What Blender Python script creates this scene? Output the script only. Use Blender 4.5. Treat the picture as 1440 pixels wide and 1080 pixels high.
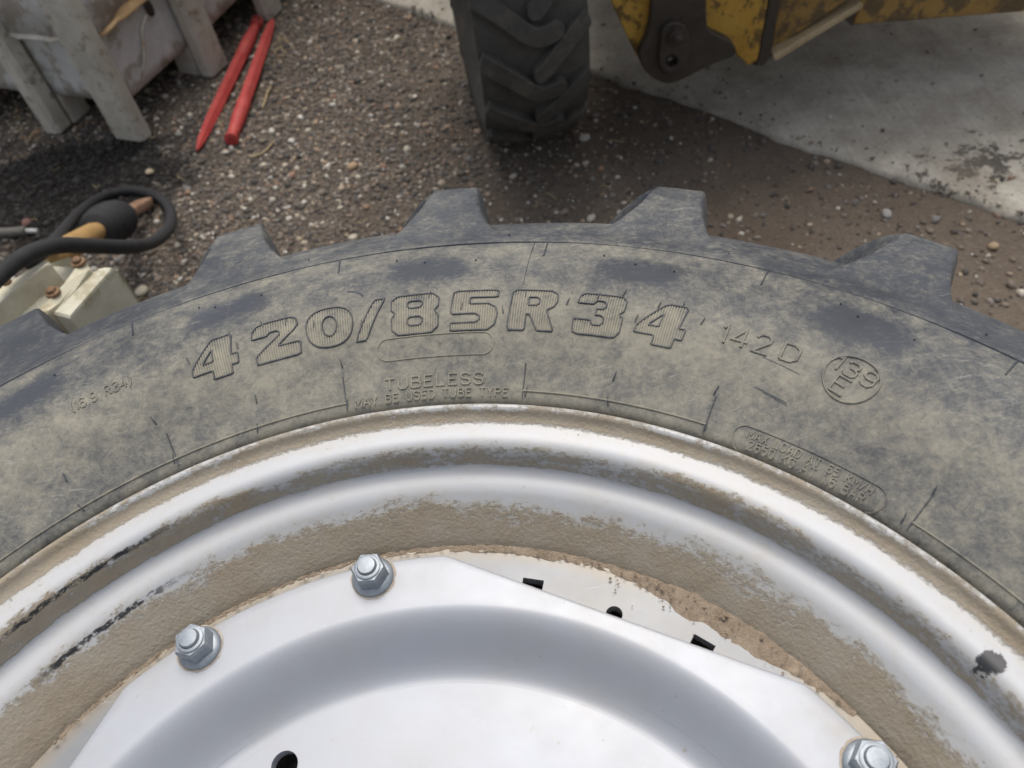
import bpy, math, random
import numpy as np
from mathutils import Vector, Matrix

random.seed(7); rng = np.random.default_rng(11)
R = math.radians
scene = bpy.context.scene
for o in list(bpy.data.objects): bpy.data.objects.remove(o, do_unlink=True)
col = scene.collection

# ------------------------------------------------------------------ camera
CAM_H = 1.40
PITCH, ROLL, FPX = R(51.03), R(-10.13), 1109.56      # focal length in units of a 1440 wide frame
fw = np.array([0, math.cos(PITCH), -math.sin(PITCH)]); up0 = np.array([0, math.sin(PITCH), math.cos(PITCH)]); rt0 = np.array([1., 0, 0])
rt = rt0*math.cos(ROLL)+up0*math.sin(ROLL); up = -rt0*math.sin(ROLL)+up0*math.cos(ROLL)
cd = bpy.data.cameras.new('camera'); cam = bpy.data.objects.new('camera', cd); col.objects.link(cam)
cam.matrix_world = Matrix(((rt[0], up[0], -fw[0], 0), (rt[1], up[1], -fw[1], 0), (rt[2], up[2], -fw[2], CAM_H), (0, 0, 0, 1)))
cd.sensor_width = 36; cd.lens = 36*FPX/1440; cd.clip_start = .02; cd.clip_end = 500
cd.dof.use_dof = True; cd.dof.focus_distance = .70; cd.dof.aperture_fstop = 7
scene.camera = cam
# ------------------------------------------------------------------ sky, sun, exposure (bright overcast)
SUN_EL, SUN_AZ = R(68), R(12)          # azimuth from +Y towards +X
w = bpy.data.worlds.new('World'); scene.world = w; w.use_nodes = True
wn = w.node_tree; bg = wn.nodes['Background']
sk = wn.nodes.new('ShaderNodeTexSky'); sk.sky_type = 'NISHITA'; sk.sun_disc = False
sk.sun_elevation = SUN_EL; sk.sun_rotation = SUN_AZ; sk.air_density = 1.0; sk.dust_density = 4.0; sk.ozone_density = 1.0
hs = wn.nodes.new('ShaderNodeHueSaturation'); hs.inputs['Saturation'].default_value = .38      # thin overcast: the blue is mostly washed out
wn.links.new(sk.outputs[0], hs.inputs['Color']); wn.links.new(hs.outputs[0], bg.inputs[0]); bg.inputs[1].default_value = .125
ld = bpy.data.lights.new('sun', 'SUN'); ld.energy = 1.3; ld.angle = R(30); ld.color = (1, .94, .86)
sun = bpy.data.objects.new('sun', ld); col.objects.link(sun)
sd = Vector((math.sin(SUN_AZ)*math.cos(SUN_EL), math.cos(SUN_AZ)*math.cos(SUN_EL), math.sin(SUN_EL)))
sun.rotation_euler = sd.to_track_quat('Z', 'Y').to_euler(); sun.location = sd*20
vs = scene.view_settings; vs.view_transform = 'Standard'; vs.look = 'None'; vs.exposure = .56; vs.gamma = 1; vs.use_curve_mapping = False

# ------------------------------------------------------------------ small helpers
def ray(u, v): return fw+rt*(u-720)/FPX+up*(540-v)/FPX
def at(u, v, z):                       # point of the photo at height z
    d = ray(u, v); t = (z-CAM_H)/d[2]; return np.array([0, 0, CAM_H])+d*t
def aty(u, v, Y):                      # point of the photo on the vertical plane y = Y
    d = ray(u, v); t = Y/d[1]; return np.array([0, 0, CAM_H])+d*t

def tag(o, label=None, cat=None, group=None, kind=None):
    if label: o['label'] = label
    if cat: o['category'] = cat
    if group: o['group'] = group
    if kind: o['kind'] = kind
    return o
def empty(name, loc=(0, 0, 0), rz=0):
    o = bpy.data.objects.new(name, None); col.objects.link(o); o.location = loc; o.rotation_euler = (0, 0, rz); o.empty_display_size = .1
    return o
def link(name, me, m=None, parent=None, smooth=False):
    o = bpy.data.objects.new(name, me); col.objects.link(o)
    if m is not None: me.materials.clear(); me.materials.append(m)
    if smooth: me.shade_smooth()
    o.parent = parent
    return o
def mesh(name, v, f, m=None, parent=None, smooth=False):
    me = bpy.data.meshes.new(name); me.from_pydata([tuple(map(float, p)) for p in v], [], [tuple(map(int, q)) for q in f]); me.update()
    return link(name, me, m, parent, smooth)
class MB:                              # collects simple shapes into one mesh
    def __init__(s): s.v = []; s.f = []
    def add(s, v, f):
        n = len(s.v); s.v += [tuple(map(float, p)) for p in v]; s.f += [tuple(int(i)+n for i in q) for q in f]; return s
    def box(s, c, sx, sy, sz, ax=None, bev=0.0):
        ax = np.eye(3) if ax is None else np.array(ax, float); c = np.array(c, float); b = bev
        hx, hy, hz = sx/2, sy/2, sz/2
        if b <= 0:
            P = [c+ax[0]*i*hx+ax[1]*j*hy+ax[2]*k*hz for k in (-1, 1) for i, j in ((-1, -1), (1, -1), (1, 1), (-1, 1))]
            return s.add(P, [(3, 2, 1, 0), (4, 5, 6, 7), (0, 1, 5, 4), (1, 2, 6, 5), (2, 3, 7, 6), (3, 0, 4, 7)])
        ring = []
        for sx_, sy_ in ((-1, -1), (1, -1), (1, 1), (-1, 1)):
            a = (sx_*(hx-b), sy_*hy); d = (sx_*hx, sy_*(hy-b))
            ring += ([d, a] if sx_*sy_ > 0 else [a, d])
        # keep order consistent around the box
        ring = sorted(ring, key=lambda q: math.atan2(q[1]*hx, q[0]*hy))
        rings = [(-hz, .0), (-hz+b, 1), (hz-b, 1), (hz, .0)]
        V = []
        for z, full in rings:
            for x, y in ring:
                if not full: x, y = x*(hx-b)/hx, y*(hy-b)/hy
                V.append(c+ax[0]*x+ax[1]*y+ax[2]*z)
        n = 8; F = [tuple(range(n-1, -1, -1)), tuple(3*n+i for i in range(n))]
        for k in range(3):
            for i in range(n): j = (i+1) % n; F.append((k*n+i, k*n+j, (k+1)*n+j, (k+1)*n+i))
        return s.add(V, F)
    def tube(s, pts, rad, n=10, cap=True):
        pts = [Vector(p) for p in pts]; rad = [rad]*len(pts) if np.isscalar(rad) else list(rad)
        V = []; t0 = (pts[1]-pts[0]).normalized(); u = t0.orthogonal().normalized()
        for i, p in enumerate(pts):
            t = ((pts[min(i+1, len(pts)-1)]-pts[max(i-1, 0)])).normalized()
            u = (u-t*u.dot(t)).normalized(); b = t.cross(u)
            for k in range(n):
                a = 2*math.pi*k/n; V.append(p+(u*math.cos(a)+b*math.sin(a))*rad[i])
        F = [(i*n+k, i*n+(k+1) % n, (i+1)*n+(k+1) % n, (i+1)*n+k) for i in range(len(pts)-1) for k in range(n)]
        if cap: F += [tuple(range(n-1, -1, -1)), tuple((len(pts)-1)*n+k for k in range(n))]
        return s.add(V, F)
    def lathe(s, prof, n=32, o=(0, 0, 0), ph=0, cap=True):
        V = [(o[0]+r*math.cos(ph+2*math.pi*k/n), o[1]+r*math.sin(ph+2*math.pi*k/n), o[2]+z) for r, z in prof for k in range(n)]
        F = [(i*n+k, i*n+(k+1) % n, (i+1)*n+(k+1) % n, (i+1)*n+k) for i in range(len(prof)-1) for k in range(n)]
        if cap: F += [tuple(range(n-1, -1, -1)), tuple((len(prof)-1)*n+k for k in range(n))]
        return s.add(V, F)
    def build(s, name, m, parent=None, smooth=False, auto=None):
        o = mesh(name, s.v, s.f, m, parent, smooth)
        if auto: o.data.shade_smooth(); o.data.set_sharp_from_angle(angle=R(auto))
        return o
def plate(name, outer, holes, thick, m, parent=None, mtx=None, bevel=0.0):      # a flat plate with real holes; outline in its own xy plane
    cu = bpy.data.curves.new(name, 'CURVE'); cu.dimensions = '2D'; cu.fill_mode = 'BOTH'; cu.extrude = max(thick/2-bevel, 1e-4); cu.bevel_depth = bevel; cu.bevel_resolution = 1
    if bevel: cu.offset = -bevel
    for poly in [outer]+list(holes):
        sp = cu.splines.new('POLY'); sp.points.add(len(poly)-1); sp.use_cyclic_u = True
        for p, q in zip(sp.points, poly): p.co = (q[0], q[1], 0, 1)
    t = bpy.data.objects.new('tmp', cu); col.objects.link(t)
    dg = bpy.context.evaluated_depsgraph_get(); me = bpy.data.meshes.new_from_object(t.evaluated_get(dg))
    bpy.data.objects.remove(t); bpy.data.curves.remove(cu); me.name = name
    if mtx is not None: me.transform(mtx)
    return link(name, me, m, parent)
def circ(cx, cy, r, n=20): return [(cx+r*math.cos(2*math.pi*k/n), cy+r*math.sin(2*math.pi*k/n)) for k in range(n)]
def chaikin(P, a=.22, closed=True, it=1):
    for _ in range(it):
        Q = []; n = len(P)
        for i in range(n):
            p = np.array(P[i]); q = np.array(P[(i+1) % n]); Q += [tuple(p*(1-a)+q*a), tuple(p*a+q*(1-a))]
        P = Q
    return P

# ------------------------------------------------------------------ material helpers
class NT:
    def __init__(s, name):
        s.m = bpy.data.materials.new(name); s.m.use_nodes = True; s.t = s.m.node_tree; s.b = s.t.nodes['Principled BSDF']
    def n(s, ty, **k):
        x = s.t.nodes.new('ShaderNode'+ty)
        for a, b in k.items(): setattr(x, a, b)
        return x
    def put(s, sock, v):
        if hasattr(v, 'links') or isinstance(v, bpy.types.NodeSocket): s.t.links.new(v, sock)
        elif isinstance(v, (tuple, list)) and len(v) == 3 and sock.type == 'RGBA': sock.default_value = (*v, 1)
        else: sock.default_value = v
    def math(s, op, a, b=0.0, c=None, clamp=False):
        x = s.n('Math', operation=op, use_clamp=clamp); s.put(x.inputs[0], a); s.put(x.inputs[1], b)
        if c is not None: s.put(x.inputs[2], c)
        return x.outputs[0]
    def add(s, a, b): return s.math('ADD', a, b)
    def mul(s, a, b): return s.math('MULTIPLY', a, b)
    def sub(s, a, b): return s.math('SUBTRACT', a, b)
    def obj(s): return s.n('TexCoord').outputs['Object']
    def noise(s, vec, scale, detail=6, rough=.6, dist=0.0, out=0):
        x = s.n('TexNoise'); s.put(x.inputs['Vector'], vec); x.inputs['Scale'].default_value = scale; x.inputs['Detail'].default_value = detail
        x.inputs['Roughness'].default_value = rough; x.inputs['Distortion'].default_value = dist; return x.outputs[out]
    def vor(s, vec, scale, feature='F1', out='Distance'):
        x = s.n('TexVoronoi', feature=feature); s.put(x.inputs['Vector'], vec); x.inputs['Scale'].default_value = scale; return x.outputs[out]
    def ramp(s, fac, stops, interp='LINEAR'):
        x = s.n('ValToRGB'); s.put(x.inputs[0], fac); e = x.color_ramp.elements; x.color_ramp.interpolation = interp
        while len(e) < len(stops): e.new(.5)
        for k, (p, c) in enumerate(stops):
            e[k].position = p; e[k].color = (*c, 1) if isinstance(c, (tuple, list)) else (c, c, c, 1)
        return x.outputs[0]
    def rng(s, v, a, b, c=0.0, d=1.0, smooth=False):
        x = s.n('MapRange', interpolation_type='SMOOTHSTEP' if smooth else 'LINEAR'); s.put(x.inputs[0], v)
        for i, q in enumerate((a, b, c, d)): s.put(x.inputs[i+1], q)
        return x.outputs[0]
    def mix(s, f, a, b, mode='MIX'):
        x = s.n('Mix', data_type='RGBA', blend_type=mode); s.put(x.inputs[0], f); s.put(x.inputs[6], a); s.put(x.inputs[7], b); return x.outputs[2]
    def mapv(s, vec, sc=(1, 1, 1), rot=(0, 0, 0)):
        x = s.n('Mapping'); s.put(x.inputs[0], vec); x.inputs['Scale'].default_value = sc; x.inputs['Rotation'].default_value = rot; return x.outputs[0]
    def polar(s, vec):
        sp = s.n('SeparateXYZ'); s.put(sp.inputs[0], vec); x, y, z = sp.outputs
        r = s.math('SQRT', s.add(s.mul(x, x), s.mul(y, y))); th = s.math('ARCTAN2', y, x); return r, th, z
    def bump(s, h, strength=.3, dist=.002, prev=None):
        x = s.n('Bump'); x.inputs['Strength'].default_value = strength; x.inputs['Distance'].default_value = dist; s.put(x.inputs['Height'], h)
        if prev is not None: s.put(x.inputs['Normal'], prev)
        return x.outputs[0]
    def out(s, colr, rough=.6, normal=None, metal=0.0, spec=None):
        s.put(s.b.inputs['Base Color'], colr); s.put(s.b.inputs['Roughness'], rough); s.put(s.b.inputs['Metallic'], metal)
        if normal is not None: s.put(s.b.inputs['Normal'], normal)
        if spec is not None: s.put(s.b.inputs['Specular IOR Level'], spec)
        return s.m

TH0 = R(82.4)        # angle of one lug on the upper sidewall
def rubber_material(name, dust_bias=0.0):
    t = NT(name); P = t.obj(); r, th, z = t.polar(P)
    n1 = t.noise(P, 7, 9, .68); n2 = t.noise(P, 55, 6, .7); n3 = t.noise(P, 2.2, 3, .5); n4 = t.noise(P, 24, 8, .75, .5); n5 = t.noise(P, 85, 7, .74, 1.6)
    base = t.ramp(t.rng(r, .45, .80), [(0, .74), (.07, .46), (.15, .50), (.21, .62), (.27, .54), (.33, .34), (.41, .24), (.50, .36), (.53, .24), (.56, .0), (.64, -.24), (.80, -.34), (1, -.24)])
    d = t.add(t.add(base, t.mul(t.sub(n1, .5), .70)), t.add(t.mul(t.sub(n2, .5), .95), t.mul(t.sub(n3, .5), .75)))
    d = t.add(d, t.add(t.mul(t.sub(n4, .5), .75), t.add(t.mul(t.sub(n5, .5), 1.0), t.mul(t.sub(t.noise(P, 210, 5, .75, .8), .5), .9))))
    # rubbed dark patches below each lug
    dr = t.math('DIVIDE', t.sub(t.add(r, t.mul(t.sub(n1, .5), .03)), .594), .017); g = t.math('EXPONENT', t.mul(t.mul(dr, dr), -1))
    c = t.rng(t.math('COSINE', t.mul(t.sub(th, TH0+R(.8)), 20.0)), .1, .9, 0, 1, True)
    d = t.sub(t.add(d, dust_bias), t.mul(t.mul(g, c), .62))
    dust = t.rng(d, -.15, 1.05, 0, .92, True)
    # fine pale scratches
    sc = t.noise(t.mapv(P, (18, 190, 60), (0, 0, .7)), 1, 3, .6, .6); scr = t.rng(sc, .66, .74, 0, .45)
    sc2 = t.noise(t.mapv(P, (150, 22, 60), (0, 0, .35)), 1, 3, .6, .4); scr = t.math('MAXIMUM', scr, t.rng(sc2, .68, .75, 0, .35))
    for k_, (rz, a_, b_) in enumerate(((1.2, 60, 420), (2.1, 40, 380), (2.7, 75, 520), (.1, 55, 460))):
        sx = t.noise(t.mapv(P, (a_, b_, 80), (0, 0, rz)), 1, 2, .5, 1.2); scr = t.math('MAXIMUM', scr, t.rng(sx, .67, .73, 0, .5))
    scr = t.mul(scr, t.rng(n1, .35, .6))
    rub = t.mix(t.rng(n1, .3, .7), (.027, .031, .039), (.054, .061, .074))
    c1 = t.mix(dust, rub, t.mix(n2, (.222, .206, .158), (.325, .302, .238)))
    c2 = t.mix(t.mul(scr, .60), c1, (.36, .355, .33))
    rip = t.n('TexWave', wave_type='RINGS', rings_direction='Z'); t.put(rip.inputs[0], P); rip.inputs['Scale'].default_value = 62; rip.inputs['Distortion'].default_value = 9; rip.inputs['Detail'].default_value = 3; rip.inputs['Detail Scale'].default_value = 3
    band = t.mul(t.rng(r, .463, .470), t.rng(r, .515, .495))
    b1 = t.bump(t.mul(rip.outputs[1], band), .14, .0005)
    b2 = t.bump(t.noise(P, 260, 5, .7), .35, .0007, b1); b3 = t.bump(n1, .25, .003, b2)
    return t.out(c2, t.rng(dust, 0, 1, .52, .9), b3, 0, .35)
M_rub = rubber_material('weathered_tyre_rubber')
M_rubd = rubber_material('dusty_tyre_rubber', .22)
M_rubc = rubber_material('dark_tyre_rubber', -.55)  # lower dust bias, darker than the other two rubbers

def paint_material(name, kind):
    t = NT(name); P = t.obj(); r, th, z = t.polar(P)
    n1 = t.noise(P, 14, 10, .7); n2 = t.noise(P, 70, 8, .7); n3 = t.noise(P, 5, 4, .5); n4 = t.noise(P, 330, 4, .6)
    paint = t.mix(n3, (.40, .411, .430), (.46, .470, .488)) if kind == 'rim' else t.mix(n3, (.345, .362, .398), (.395, .412, .446))
    if kind == 'ring': paint = (.21, .222, .240)
    dirtc = t.mix(n2, (.17, .128, .080), (.34, .285, .205))
    dirtc = t.mix(t.rng(n1, .35, .65), dirtc, (.30, .265, .21))
    if kind == 'rim':
        an = t.n('Attribute', attribute_type='GEOMETRY', attribute_name='prof'); sj = an.outputs['Fac']
        key = lambda q: float(np.interp(-q, -np.array([.4545, .4528, .4505, .4470, .4430, .4370, .4270, .4238, .4218, .4202, .4183, .4150, .4105, .4058, .4008, .3950, .3865, .3785, .3722, .3685]), [0, .0021, .0071, .0115, .0157, .0217, .0319, .0366, .0429, .0506, .0572, .0623, .0675, .0727, .0790, .0873, .0990, .1103, .1202, .1285]))
        cv = t.n('CombineXYZ'); t.put(cv.inputs[0], t.mul(th, .41)); t.put(cv.inputs[1], sj); t.put(cv.inputs[2], .3); Q = cv.outputs[0]
        p1_ = t.noise(t.mapv(Q, (26, 48, 1)), 1, 12, .74); p2_ = t.noise(t.mapv(Q, (120, 210, 1)), 1, 8, .72); p3_ = t.noise(t.mapv(Q, (9, 14, 1)), 1, 5, .6)
        rj = t.add(sj, t.add(t.mul(t.sub(p1_, .5), .012), t.add(t.mul(t.sub(p2_, .5), .004), t.mul(t.sub(p3_, .5), .012))))
        x = t.rng(rj, -.02, .14); f = lambda q: (key(q)+.02)/.16
        D = t.ramp(x, [(0, .45), (f(.4530), .45), (f(.4515), .78), (f(.4470), .74), (f(.4410), .22), (f(.4360), .05), (f(.4275), .06), (f(.4240), .42), (f(.4212), .56), (f(.4190), .60), (f(.4174), .06), (f(.4060), -.02), (f(.3985), .26), (f(.3910), .58), (f(.3790), .86), (f(.3700), 1)])
        D = t.add(D, t.add(t.mul(t.sub(p1_, .5), 1.1), t.add(t.mul(t.sub(p2_, .5), .9), t.mul(t.sub(n4, .5), .5))))
        D = t.add(D, t.mul(t.sub(p3_, .5), .55)); D = t.add(D, t.mul(t.rng(th, R(100), R(122)), t.mul(t.rng(D, .15, .4), .18)))
        mask = t.rng(D, .34, .66, 0, .95, True)
        film = t.mul(t.rng(D, -.05, .50, .05, .65), t.rng(p1_, .3, .6, .55, 1.0)); paint = t.mix(film, paint, (.40, .365, .295))
        grey = t.mul(t.mul(t.rng(rj, key(.4235), key(.4215)), t.rng(rj, key(.4165), key(.4180))), .6)      # thin old grey paint between the two white bands
        paint = t.mix(grey, paint, (.30, .312, .33))
        # black scrapes on one side, a black chip
        def scrape(r0, wd, a0, a1):
            q = t.math('ABSOLUTE', t.sub(t.add(sj, t.mul(t.sub(n2, .5), .009)), key(r0))); k = t.rng(q, wd, wd*.6)
            ang = t.mul(t.rng(th, R(a0), R(a0+6)), t.rng(th, R(a1+3), R(a1)))
            return t.mul(t.mul(t.mul(k, ang), t.rng(n1, .36, .44)), t.rng(p2_, .40, .50))
        sc = t.math('MAXIMUM', scrape(.4232, .0028, 110, 134), scrape(.3975, .0028, 112, 129))
        dx = t.sub(t.mul(t.sub(th, CHIP[1]), .43), t.mul(t.sub(n2, .5), .022)); dy = t.sub(t.sub(r, CHIP[0]), t.mul(t.sub(n4, .5), .012))
        chip = t.rng(t.math('SQRT', t.add(t.mul(dx, dx), t.mul(dy, dy))), .0085, .007)
        sc = t.math('MAXIMUM', sc, chip)
        colr = t.mix(mask, paint, dirtc); colr = t.mix(t.mul(t.rng(n4, .68, .75), .5), colr, (.16, .12, .08))
        colr = t.mix(sc, colr, (.022, .023, .026))
        rough = t.rng(mask, 0, 1, .40, .92); mt = 0.0
        nb = t.bump(t.add(t.mul(n2, mask), t.mul(n4, mask)), .55, .0022)
    else:
        sp = t.mul(t.rng(t.noise(P, 120, 3, .5), .70, .76), t.rng(n3, .42, .6)); st = t.mul(t.rng(n1, .50, .72), .42)
        d = t.math('MAXIMUM', t.mul(sp, .75), t.mul(st, t.rng(r, .30, .35)))
        if kind == 'ring':
            d = t.math('MAXIMUM', d, t.rng(t.add(r, t.mul(t.sub(n1, .5), .03)), .353, .368)); d = t.math('MAXIMUM', d, t.mul(t.rng(n1, .40, .66), .22))
        colr = t.mix(d, paint, dirtc)
        scn = t.noise(t.mapv(P, (14, 160, 40), (0, 0, 1.1)), 1, 2, .5, .8)
        colr = t.mix(t.mul(t.rng(scn, .70, .74), .35), colr, (.40, .42, .45))
        cv = t.n('CombineXYZ'); t.put(cv.inputs[0], t.mul(th, .3)); t.put(cv.inputs[1], r); Q = cv.outputs[0]
        arcs = t.noise(t.mapv(Q, (7, 420, 1)), 1, 3, .6, .3); near = t.mul(t.rng(r, .255, .268), t.rng(r, .292, .282))
        colr = t.mix(t.mul(t.mul(t.rng(arcs, .60, .70), near), .45), colr, (.25, .265, .29))
        colr = t.mix(t.mul(t.rng(t.noise(P, 9, 10, .75), .42, .66), .32), colr, (.32, .305, .275))
        rough = t.rng(n1, .2, .8, .36, .50); mt = .12
        nb = t.bump(t.add(t.mul(n4, .5), t.mul(n3, 2.0)), .05, .0015)
    return t.out(colr, rough, nb, mt)
WC = np.array([-.1264, -.0489]); ZL = .89; H = ZL+.029; H = H/2            # wheel axis, height of the upper rim lip, thickness of one wheel
LZ = ZL-H                                                                # lip height in wheel coordinates
def pol(u, v, dz):
    p = at(u, v, ZL+dz)[:2]-WC; return math.hypot(*p), math.atan2(p[1], p[0])
CHIP = pol(1390, 937, -.016)
M_rim = paint_material('silver_rim_paint_with_dried_mud', 'rim'); M_disc = paint_material('silver_disc_paint', 'disc'); M_ring = paint_material('silver_ring_paint_dirty', 'ring')

def simple(name, c1, c2, scale=20, rough=.6, metal=0.0, bump=.2, bd=.002, spots=None, det=8):
    t = NT(name); P = t.obj(); n1 = t.noise(P, scale, det, .65); n2 = t.noise(P, scale*7, 6, .65)
    c = t.mix(t.rng(t.add(t.mul(n1, .65), t.mul(n2, .35)), .36, .64), c1, c2)
    if spots:
        sc, th, cc, k = spots; q = t.noise(P, sc, 9, .72); c = t.mix(t.mul(t.rng(q, th, th+.06), k), c, cc)
    return t.out(c, rough, t.bump(t.add(n1, t.mul(n2, .6)), bump, bd), metal)
M_zinc = simple('zinc_plated_steel', (.20, .225, .25), (.33, .36, .39), 60, .5, .55, .15, .0006)
M_rust = simple('rust_stain', (.30, .235, .17), (.44, .40, .35), 120, .9, 0, .4, .001)
M_soil = simple('dry_brown_soil', (.20, .15, .105), (.33, .265, .195), 90, .95, 0, .7, .003)
M_red = simple('red_paint', (.36, .030, .027), (.50, .075, .065), 14, .62, 0, .15, .001, (40, .58, (.30, .13, .09), .6))
M_bin = simple('grey_weathered_white_paint', (.47, .470, .452), (.63, .630, .610), 6, .75, 0, .25, .004, (7, .50, (.27, .225, .165), .7))
M_post = simple('dirty_cream_post_paint', (.36, .33, .27), (.56, .53, .46), 5, .85, 0, .35, .003, (22, .55, (.22, .175, .115), .7))
M_edge = simple('torn_pale_edge', (.42, .40, .34), (.60, .57, .50), 25, .8, 0, .3, .002, (12, .55, (.36, .21, .09), .7))
M_rustedge = simple('orange_rust_edge', (.42, .24, .09), (.58, .42, .24), 18, .85, 0, .3, .002)
M_yel = simple('worn_yellow_machine_paint', (.36, .195, .022), (.46, .275, .045), 9, .6, 0, .2, .002, (24, .50, (.075, .045, .018), .85))
M_yel2 = simple('muddy_yellow_machine_paint', (.20, .115, .030), (.33, .20, .05), 7, .75, 0, .3, .003, (15, .47, (.07, .05, .03), .8))
M_blk = simple('greasy_black_steel', (.022, .017, .013), (.052, .038, .027), 14, .62, 0, .3, .002)
M_ltyre = simple('loader_tyre_rubber', (.042, .040, .036), (.080, .074, .064), 12, .9, 0, .35, .003, (8, .52, (.105, .092, .072), .6))
M_hose = simple('black_hose_rubber', (.009, .009, .010), (.020, .020, .021), 40, .8, 0, .25, .001)
M_cream = simple('cream_machine_paint', (.46, .415, .285), (.66, .62, .49), 9, .65, 0, .2, .002, (14, .55, (.33, .26, .15), .6))
M_creamg = simple('worn_pale_green_cream_paint', (.42, .40, .31), (.60, .575, .46), 8, .7, 0, .2, .002, (10, .55, (.27, .22, .12), .6))
M_ochre = simple('ochre_painted_shaft', (.28, .165, .055), (.42, .265, .10), 30, .7, 0, .3, .001)
M_rusty = simple('rusty_steel', (.16, .085, .05), (.32, .20, .125), 40, .9, 0, .4, .001)
M_bolt = simple('brown_rusted_bolt', (.13, .075, .04), (.24, .15, .085), 70, .9, 0, .4, .001)
M_spring = simple('grey_spring_steel', (.10, .095, .085), (.20, .19, .17), 60, .7, .3, .2, .001)
M_tip = simple('bare_metal_tip', (.40, .40, .38), (.58, .58, .56), 50, .45, .6, .1, .001)
M_straw = simple('dry_straw', (.36, .27, .14), (.55, .44, .26), 60, .9, 0, .1, .001)

# ------------------------------------------------------------------ ground, gravel, concrete
def oil_shade_mask(t, P):
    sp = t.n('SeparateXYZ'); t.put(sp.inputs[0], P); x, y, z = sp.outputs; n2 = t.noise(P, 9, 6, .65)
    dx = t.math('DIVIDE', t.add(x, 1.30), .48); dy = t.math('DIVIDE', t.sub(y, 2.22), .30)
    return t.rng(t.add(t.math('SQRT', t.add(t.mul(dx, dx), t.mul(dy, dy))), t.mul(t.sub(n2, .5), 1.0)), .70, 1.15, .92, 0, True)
def ground_material():
    t = NT('dark_gravelly_soil'); P = t.obj(); sp = t.n('SeparateXYZ'); t.put(sp.inputs[0], P); x, y, z = sp.outputs
    n1 = t.noise(P, 2.2, 6, .6); n2 = t.noise(P, 22, 8, .7); n3 = t.noise(P, 140, 6, .7); v = t.vor(P, 95); vc = t.vor(P, 95, 'F1', 'Color')
    c = t.mix(n2, (.085, .067, .052), (.19, .152, .118)); c = t.mix(t.rng(n3, .4, .7), c, (.13, .105, .08))
    side = t.rng(t.add(x, t.mul(t.sub(n1, .5), .9)), -.25, .35)            # grey grit on one side, brown earth on the other
    grit = t.ramp(vc, [(0, (.022, .021, .022)), (.35, (.05, .047, .045)), (.6, (.10, .082, .066)), (.8, (.17, .15, .125)), (1, (.36, .33, .28))])
    c = t.mix(t.mul(t.rng(n2, .35, .65, .25, .75), t.rng(side, 0, 1, 1, .25)), c, grit)
    c = t.mix(t.mul(t.rng(n1, .5, .68), .6), c, (.095, .069, .050))
    c = t.mix(oil_shade_mask(t, P), c, (.010, .009, .008))                       # oil-soaked patch, deepened with painted shade under the bin
    b = t.bump(v, .6, .006); b = t.bump(t.add(n2, n3), .6, .006, b)
    return t.out(c, .95, b, 0, .2)
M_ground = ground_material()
def axis_pts(a, b, n, far):
    core = np.linspace(a, b, n); out = np.array([.3, .8, 1.8, 4, 9, 20, far]); return np.concatenate([a-out[::-1], core, b+out])
gx = axis_pts(-2.4, 2.4, 240, 60.); gy = axis_pts(.2, 4.4, 210, 60.)
XX, YY = np.meshgrid(gx, gy)
def vnoise(x, y, sc, seed):
    g = np.random.default_rng(seed).random((64, 64)); fx = x*sc; fy = y*sc; ix = np.floor(fx).astype(int); iy = np.floor(fy).astype(int); a = fx-ix; b = fy-iy
    a = a*a*(3-2*a); b = b*b*(3-2*b); q = lambda i, j: g[i % 64, j % 64]
    return (q(ix, iy)*(1-a)+q(ix+1, iy)*a)*(1-b)+(q(ix, iy+1)*(1-a)+q(ix+1, iy+1)*a)*b
def gz(x, y):
    x = np.asarray(x, float); y = np.asarray(y, float)
    f = np.exp(-np.maximum(0, np.abs(x)-2.3))*np.exp(-np.maximum(0, np.abs(y-2.2)-2.1))
    return f*((vnoise(x, y, 3, 1)-.5)*.022+(vnoise(x, y, 9, 2)-.5)*.012+(vnoise(x, y, 31, 3)-.5)*.007)
ZZ = gz(XX, YY)
nx, ny = len(gx), len(gy)
idx = np.arange(nx*ny).reshape(ny, nx)
Fg = np.stack([idx[:-1, :-1], idx[:-1, 1:], idx[1:, 1:], idx[1:, :-1]], -1).reshape(-1, 4)
g = mesh('ground', np.stack([XX, YY, ZZ], -1).reshape(-1, 3), Fg, M_ground, None, True); tag(g, kind='structure')

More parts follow.
